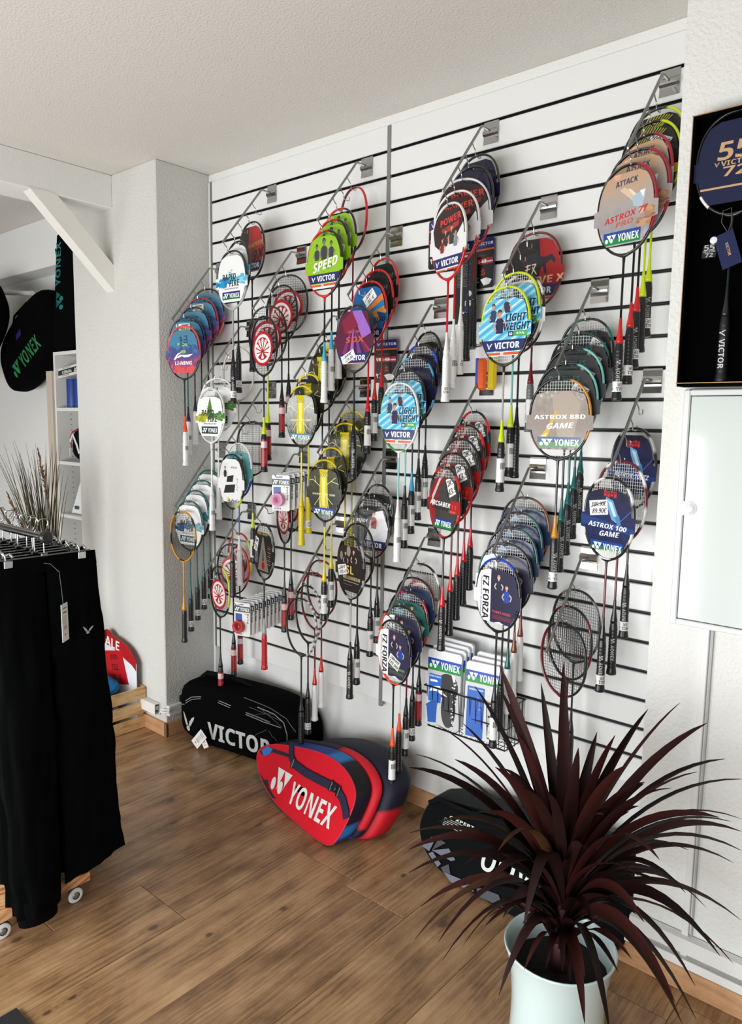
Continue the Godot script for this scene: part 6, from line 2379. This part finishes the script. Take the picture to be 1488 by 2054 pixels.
# ---------------------------------------------------------------- the sale crate
func sale_crate() -> void:
	var wood := textured(wood_image(128, 512, 71, rgb(160, 112, 66), rgb(216, 178, 126), rgb(234, 204, 158), 0.8, 1), 0.55)
	var o := thing("wooden_crate", "slatted pale wooden crate of sale clothes against the pillar", "crate", Vector3(-0.405, 0.0, 0.465))
	var hx := 0.198
	var hz := 0.158
	for side in 4:
		for k in 3:
			var m := MB.new()
			var y := 0.033 + 0.080 * k
			var L := hz * 2 if side < 2 else hx * 2 - 0.02
			m.box(Vector3.ZERO, Vector3(0.010, 0.062, L) if side < 2 else Vector3(L, 0.062, 0.010), 0.0012)
			for j in m.t.size():
				var p := m.v[j]
				m.t[j] = Vector2(p.y * 5.0 + k * 0.3 + side * 0.17, (p.z if side < 2 else p.x) * 1.4 + k * 0.23)
			part("slat", m, wood, o, [Vector3(hx - 0.005, y, 0), Vector3(-hx + 0.005, y, 0), Vector3(0, y, hz - 0.005), Vector3(0, y, -hz + 0.005)][side])
	for q in [[1, 1], [1, -1], [-1, 1], [-1, -1]]:
		var m := MB.new()
		m.box(Vector3(q[0] * (hx - 0.021), 0.112, q[1] * (hz - 0.022)), Vector3(0.022, 0.214, 0.022), 0.001)
		part("corner_post", m, wood, o)
	part("bottom", block(-hx + 0.012, hx - 0.012, 0.006, 0.014, -hz + 0.012, hz - 0.012), wood, o)
	var heap := func(called: String, label: String, c: Color, at: Vector3, rx: float, ry: float, rz: float, seed_: int) -> void:
		var f := FastNoiseLite.new()
		f.seed = seed_
		f.frequency = 1.3
		var m := MB.new()
		m.grid(30, 16, func(a: float, b: float) -> Vector3:
			var g := TAU * a
			var t := (b - 0.5) * PI
			var d := Vector3(cos(g) * cos(t), sin(t), -sin(g) * cos(t))
			var r := 1.0 + f.get_noise_3d(d.x * 1.4, d.y * 1.4, d.z * 1.4) * 0.22 + f.get_noise_3d(d.x * 5, d.y * 5, d.z * 5) * 0.10
			return d * Vector3(rx, ry, rz) * r, true)
		single(called, m, cloth(c), label, "clothing", "folded sale clothes in the crate", at)
	heap.call("folded_shirt", "bright blue garment on top of the sale crate", rgb(22, 112, 168), Vector3(-0.42, 0.218, 0.47), 0.140, 0.045, 0.10, 3)
	heap.call("folded_shirt", "dark teal garment seen through the upper gap of the sale crate", rgb(20, 54, 70), Vector3(-0.44, 0.136, 0.465), 0.150, 0.036, 0.105, 4)
	heap.call("folded_shirt", "white garment seen through the lower gap of the sale crate", rgb(196, 196, 196), Vector3(-0.45, 0.088, 0.465), 0.155, 0.030, 0.105, 5)
	heap.call("folded_shirt", "dark navy garment at the bottom of the sale crate", rgb(26, 32, 44), Vector3(-0.44, 0.044, 0.465), 0.155, 0.026, 0.105, 6)
	# the sign standing in the crate
	var c := CV.new(self, 460, 480, 1.6, rgb(178, 14, 26))
	c.pol(poly([0, 110, 60, 82, 200, 98, 330, 134, 400, 152, 460, 186, 460, 480, 0, 480]), rgb(234, 236, 240))
	c.text("SALE", 166, 42, 54, rgb(246, 246, 246), 1.3, 0.0, 0.06)
	c.pol(poly([90, 0, 118, 0, 132, 56, 96, 52]), rgb(56, 10, 14))
	c.pol(poly([40, 140, 290, 92, 362, 268, 70, 320]), rgb(196, 18, 34))
	c.text("JEDES", 196, 132, 34, rgb(70, 8, 14), 0.85, 0.0, -0.18)
	c.text("TEIL", 212, 184, 34, rgb(70, 8, 14), 0.85, 0.0, -0.18)
	c.text("10.- €", 228, 238, 34, rgb(80, 8, 14), 0.85, 0.0, -0.18)
	var s := thing("sale_sign", "red and white curved sale sign standing in the wooden crate", "sign", Vector3(-0.44, 0.014, 0.343))
	var m := MB.new()
	var sp := poly([-0.180, 0.0, 0.205, 0.0, 0.205, 0.335])
	for q in [[0.185, 0.365], [0.150, 0.395], [0.100, 0.418], [0.040, 0.434], [-0.020, 0.442], [-0.040, 0.455], [-0.060, 0.466], [-0.085, 0.468], [-0.105, 0.458], [-0.118, 0.440], [-0.150, 0.432], [-0.180, 0.42]]:
		sp.append(Vector2(q[0], q[1]))
	m.plate(sp, -0.002, 0.002, Rect2(-0.20, -0.01, 0.42, 0.48))
	part("printed_board", m, textured(c.im, 0.35, 0.3), s)


# ---------------------------------------------------------------- the corner beyond the pillar
func back_corner() -> void:
	var lac := mat(rgb(214, 214, 210), 0.4)
	var x0 := -1.212
	var x1 := -0.85
	var o := thing("shelf_unit", "tall narrow white shelf unit half hidden by the pillar", "shelf unit", Vector3(x0, 0.0, -0.03))
	var W := x1 - x0
	var D := 0.28
	part("side_panel", block(0, 0.018, 0, 2.02, 0, D, 0.001), lac, o)
	part("side_panel", block(W - 0.018, W, 0, 2.02, 0, D, 0.001), lac, o)
	part("back_panel", block(0.018, W - 0.018, 0.06, 2.0, 0.0, 0.006), lac, o)
	for y in [2.011, 1.684, 1.366, 1.046, 0.726, 0.40, 0.06]:
		part("shelf", block(0.018, W - 0.018, y - 0.011, y + 0.009, 0.006, D - 0.002, 0.001), lac, o)
	var pg := MB.new()
	for k in 42:
		pg.box(Vector3(W - 0.0185, 0.6 + k * 0.032, 0.19), Vector3(0.002, 0.005, 0.005))
		pg.box(Vector3(0.0185, 0.6 + k * 0.032, 0.19), Vector3(0.002, 0.005, 0.005))
	part("peg_holes", pg, mat(rgb(90, 90, 88), 0.8), o).set_meta("kind", "stuff")
	single("cream_board", block(-1.60, -1.53, 0.3, 1.93, 0.06, 0.11, 0.002), mat(rgb(196, 184, 168), 0.6), "narrow cream upright board just left of the white shelf unit", "board")
	# what stands on the shelves
	var tc := CV.new(self, 80, 180, 2.0, rgb(16, 36, 96))
	tc.grad([[0, rgb(12, 30, 84)], [0.4, rgb(24, 70, 150)], [1, rgb(10, 26, 80)]], 0.3, 5, 0.06, 0.02)
	tc.rect(24, 30, 8, 130, rgb(60, 140, 196))
	tc.line(10, 30, 60, 150, 2, rgb(200, 206, 214))
	tc.text("MAVIS", 52, 30, 12, rgb(220, 226, 236), 0.9, 0.0, PI / 2, false)
	tc.text("NYLON", 70, 40, 9, rgb(220, 226, 236), 0.9, 0.0, PI / 2, false)
	var tmx := textured(tc.im, 0.3, 0.5)
	for k in 3:
		var t := MB.new()
		t.lathe([Vector2(0.0, 0.0), Vector2(0.034, 0.0), Vector2(0.035, 0.004), Vector2(0.035, 0.166), Vector2(0.034, 0.170), Vector2(0.0, 0.170)], 24)
		single("shuttle_tube", t, tmx, ["leftmost blue shuttlecock tube on the upper shelf", "middle blue shuttlecock tube on the upper shelf", "blue shuttlecock tube on the upper shelf, nearest the pillar"][k], "shuttlecock tube", "blue shuttlecock tubes", Vector3(-1.105 + 0.073 * k, 1.6935, 0.19 - 0.01 * k))
	var bc := CV.new(self, 200, 46, 2.0, rgb(206, 206, 202))
	bc.rect(0, 10, 200, 24, rgb(18, 20, 20))
	bc.text("YONEX", 96, 31, 15, rgb(220, 222, 220), 1.3, 0.0, PI)
	bc.marks(twin_polys(), 186, 32, 30, 18, rgb(220, 222, 220), PI)
	bc.rect(50, 38, 60, 2, rgb(40, 40, 40))
	bc.rect(60, 4, 70, 2, rgb(60, 60, 60))
	var sb := thing("shuttle_box", "white box with a black lettered band lying tilted on the blue tubes", "box", Vector3(-1.085, 1.905, 0.20))
	var sm := MB.new()
	sm.plate(poly([-0.135, -0.028, 0.135, -0.028, 0.135, 0.028, -0.135, 0.028]), -0.03, 0.03, Rect2(-0.135, -0.028, 0.27, 0.056), Transform3D(Basis(Vector3(0, 0, 1), 0.10), Vector3.ZERO))
	part("carton", sm, textured(bc.im, 0.5), sb)
	var sc := MB.new()
	sc.grid(20, 14, func(a: float, b: float) -> Vector3:
		var g := TAU * a
		var k := 1.0 - pow(absf(b - 0.5) * 2.0, 4.0)
		return Vector3(cos(g) * 0.075 * (1.1 - 0.5 * b * b) * k, 0.105 + (b - 0.5) * 0.21, -sin(g) * 0.05 * k), true)
	var shoe := thing("shoe_bag", "black shoe bag with red and white trim on the middle shelf", "bag", Vector3(-1.045, 1.3755, 0.17))
	part("body", sc, cloth(rgb(18, 17, 18)), shoe)
	var wt := MB.new()
	wt.tube(pts3([Vector3(-0.060, 0.12, 0.046), Vector3(-0.02, 0.16, 0.050), Vector3(0.03, 0.10, 0.053), Vector3(0.05, 0.05, 0.05)]), 0.010, 8, false, 0.4)
	part("white_trim", wt, mat(rgb(220, 220, 220), 0.5), shoe)
	var rt := MB.new()
	rt.tube(pts3([Vector3(-0.078, 0.08, 0.03), Vector3(-0.06, 0.14, 0.045), Vector3(-0.03, 0.175, 0.045), Vector3(0.02, 0.19, 0.04)]), 0.006, 8, false, 0.5)
	part("red_trim", rt, mat(rgb(150, 24, 34), 0.5), shoe)
	part("lettering", lettering("OLIVER", 0.05, 0.012, func(q: Vector2) -> Vector3: return Vector3(-0.045 + q.y * -1.0, 0.03 + q.x, 0.056)), mat(rgb(220, 220, 220), 0.5), shoe)
	var wb := thing("white_packet", "white flat packet leaning on the lower shelf", "packet", Vector3(-1.06, 1.0555, 0.16))
	var wm := MB.new()
	wm.plate(poly([-0.085, 0.0, 0.11, 0.0, 0.11, 0.225, 0.0, 0.225]), -0.012, 0.012, Rect2(0, 0, 1, 1), Transform3D(Basis(Vector3(1, 0, 0), -0.12), Vector3(0, 0.002, 0.03)))
	part("sleeve", wm, mat(rgb(226, 228, 228), 0.35), wb)
	part("green_print", block(-0.05, 0.0, 0.03, 0.05, 0.040, 0.0405), mat(rgb(40, 80, 66), 0.5), wb)
	# racket cover on the shelf
	var cv := thing("racket_cover", "tall black racket cover with teal lettering standing on the white shelf unit", "sports bag", Vector3(-1.185, 2.0205, 0.13), 0.0, "black bags beyond the pillar")
	var cb := MB.new()
	cb.grid(28, 24, func(a: float, b: float) -> Vector3:
		var g := TAU * a
		var wid := 0.20 * sqrt(clampf(b * 9.0 + 0.15, 0.0, 1.0)) * (1.0 - 0.32 * b)
		var th := 0.075 * (1.0 - 0.55 * b)
		var c := cos(g)
		var s := sin(g)
		return Vector3(signf(c) * pow(absf(c), 0.7) * wid, b * 0.70, -signf(s) * pow(absf(s), 0.7) * th), true)
	part("body", cb, cloth(rgb(6, 6, 7)), cv)
	var teal := mat(rgb(16, 116, 112), 0.5)
	var face := func(q: Vector2) -> Vector3:
		var th := 0.075 * (1.0 - 0.55 * q.y / 0.70)
		return Vector3(q.x, q.y, th + 0.002)
	part("lettering", lettering("YONEX", 0.26, 0.060, func(q: Vector2) -> Vector3: return face.call(Vector2(-0.030 - q.y - 0.01 + 0.0, 0.395 + q.x))), teal, cv)
	var tw := MB.new()
	for a in twin_polys():
		join(tw, flat_poly(a, func(q: Vector2) -> Vector3: return face.call(Vector2(-0.085 + (1.0 - q.y) * 0.085, 0.255 + q.x * 0.11))))
	part("twin_emblem", tw, teal, cv)
	var cs := MB.new()
	cs.tube(pts3([Vector3(-0.12, 0.60, 0.0), Vector3(-0.165, 0.63, 0.01), Vector3(-0.15, 0.585, 0.01), Vector3(-0.155, 0.55, 0.0), Vector3(-0.13, 0.54, 0.0)]), 0.006, 6)
	part("cord_loop", cs, cloth(rgb(16, 16, 17)), cv)
	# two heavy bags hung on the back wall
	var rm := MB.new()
	rm.tube(pts3([Vector3(-2.6, 2.52, 0.12), Vector3(-1.72, 2.43, 0.12)]), 0.016, 10)
	single("wall_rod", rm, lac, "pale rod on the back wall carrying the black bags", "rod")
	for k in 2:
		var hb := thing("racket_bag", ["large black racket bag with white lettering hung at the left picture edge", "black racket bag with green lettering hung below and right of the white-lettered one"][k], "sports bag", [Vector3(-2.10, 2.17, 0.33), Vector3(-1.76, 2.12, 0.095)][k], 0.0, "black bags beyond the pillar")
		hb.rotation.z = [0.62, 0.52][k]
		var m := super_box(0.42, 0.19 if k == 0 else 0.21, 0.11, 3.2, 12)
		part("body", m, cloth(rgb(6, 6, 7)), hb)
		var fr := func(q: Vector2) -> Vector3:
			var hh := 0.19 if k == 0 else 0.21
			var t := 1.0 - pow(absf(q.x / 0.42), 3.2) - pow(absf(q.y / hh), 3.2)
			return Vector3(q.x, q.y, 0.11 * pow(maxf(t, 0.0), 1.0 / 3.2) + 0.002)
		if k == 0:
			part("lettering", lettering("YONEX", 0.30, 0.095, func(q: Vector2) -> Vector3: return fr.call(Vector2(-0.10 + q.x, -0.07 + q.y))), mat(rgb(190, 190, 188), 0.5), hb)
		else:
			part("lettering", lettering("YONEX", 0.27, 0.085, func(q: Vector2) -> Vector3: return fr.call(Vector2(-0.06 + q.x, -0.165 + q.y))), mat(rgb(26, 120, 62), 0.5), hb)
			var te := MB.new()
			for a in twin_polys():
				join(te, flat_poly(a, func(q: Vector2) -> Vector3: return fr.call(Vector2(-0.19 + q.x * 0.11, -0.16 + q.y * 0.08))))
			part("twin_emblem", te, mat(rgb(26, 120, 62), 0.5), hb)
			part("blue_patch", flat_poly(poly([-0.02, 0.02, 0.06, 0.01, 0.07, 0.05, 0.0, 0.05]), fr), mat(rgb(24, 24, 90), 0.6), hb)
		var st := MB.new()
		st.tube(pts3([Vector3(-0.20, 0.17, 0.04), Vector3(-0.10, 0.27, 0.03), Vector3(0.04, 0.28, 0.0), Vector3(0.16, 0.18, 0.02)]), 0.012, 8, false, 0.5)
		part("carry_strap", st, cloth(rgb(16, 16, 18)), hb)
	# dried grasses in a tall vase behind the trousers
	var gr := thing("dried_grass", "dried grasses with three brown plumes in a tall vase beyond the clothes rack", "dried plant", Vector3(-0.62, 0.0, 0.62))
	var vs := MB.new()
	vs.lathe([Vector2(0.0, 0.0), Vector2(0.085, 0.0), Vector2(0.10, 0.02), Vector2(0.105, 0.30), Vector2(0.085, 0.52), Vector2(0.06, 0.60), Vector2(0.064, 0.63), Vector2(0.056, 0.62), Vector2(0.05, 0.55)], 28)
	part("vase", vs, mat(rgb(120, 112, 100), 0.5), gr)
	var r := RandomNumberGenerator.new()
	r.seed = 5
	var bl := MB.new()
	for k in 90:
		var far := r.randf() < 0.4
		var tip := Vector3(r.randf_range(-0.42, 0.14) if far else r.randf_range(-0.10, 0.10), r.randf_range(1.1, 1.52), r.randf_range(-0.12, 0.18))
		var a := Vector3(r.randf_range(-0.035, 0.035), 0.58, r.randf_range(-0.035, 0.035))
		var mid := a.lerp(tip, 0.55) + Vector3(-tip.x * 0.22, 0.12, 0.0)
		var p := PackedVector3Array()
		for j in 7:
			var t := j / 6.0
			p.append(a.lerp(mid, t).lerp(mid.lerp(tip, t), t))
		bl.col = [lin(58, 52, 22), lin(36, 33, 18), lin(84, 72, 30), lin(46, 40, 28)][k % 4]
		bl.tube(p, [0.0034, 0.0034, 0.003, 0.0026, 0.002, 0.0014, 0.0005], 4)
	part("grass_blades", bl, vcol(0.8), gr).set_meta("kind", "stuff")
	for q in [[Vector3(0.0, 1.47, 0.02), Vector3(0.05, 1.20, 0.0), 0.018], [Vector3(-0.44, 1.22, 0.0), Vector3(-0.24, 1.02, 0.0), 0.017], [Vector3(-0.45, 1.14, 0.04), Vector3(-0.23, 0.98, 0.03), 0.017]]:
		var m := MB.new()
		var a: Vector3 = q[1]
		var b: Vector3 = q[0]
		m.col = lin(112, 82, 48)
		var stalk := PackedVector3Array()
		for j in 6:
			stalk.append(Vector3(0, 0.58, 0).lerp(a, j / 5.0) + Vector3(0, 0.06 * sin(j / 5.0 * PI), 0))
		m.tube(stalk, 0.002, 5)
		for k in 150:
			var t := r.randf()
			var at := a.lerp(b, t)
			var w: float = q[2] * sin(PI * clampf(t * 0.9 + 0.08, 0.0, 1.0))
			var d := Vector3(r.randf_range(-1, 1), r.randf_range(-0.4, 1), r.randf_range(-1, 1)).normalized()
			m.col = [lin(120, 88, 52), lin(90, 62, 36), lin(146, 112, 70)][k % 3] if t < 0.85 else lin(70, 62, 54)
			m.tube(pts3([at, at + d * w + (b - a).normalized() * 0.012]), [0.003, 0.0008], 4)
		part("plume", m, vcol(0.85), gr)


func floor_mat() -> void:
	var c := CV.new(self, 200, 160, 2.0, rgb(26, 26, 28))
	c.smoke(16, 16, 70, 70, [rgb(30, 70, 190), rgb(40, 100, 220), rgb(20, 50, 150)], 60, 5, 2)
	c.smoke(110, 60, 180, 130, [rgb(30, 70, 190), rgb(20, 50, 150)], 40, 5, 3)
	c.rect(84, 10, 3, 60, rgb(90, 92, 96))
	var m := MB.new()
	m.plate(poly([0, -0.48, 0.62, -0.48, 0.62, 0.0, 0, 0.0]), 0.0, 0.009, Rect2(0, -0.48, 0.62, 0.48), Transform3D(Basis(Vector3(1, 0, 0), -PI / 2), Vector3.ZERO))
	var o := thing("floor_mat", "black floor mat with blue print at the lower left picture corner", "mat", Vector3(1.214, 0.0005, 1.622))
	part("printed_mat", m, textured(c.im, 0.8), o)
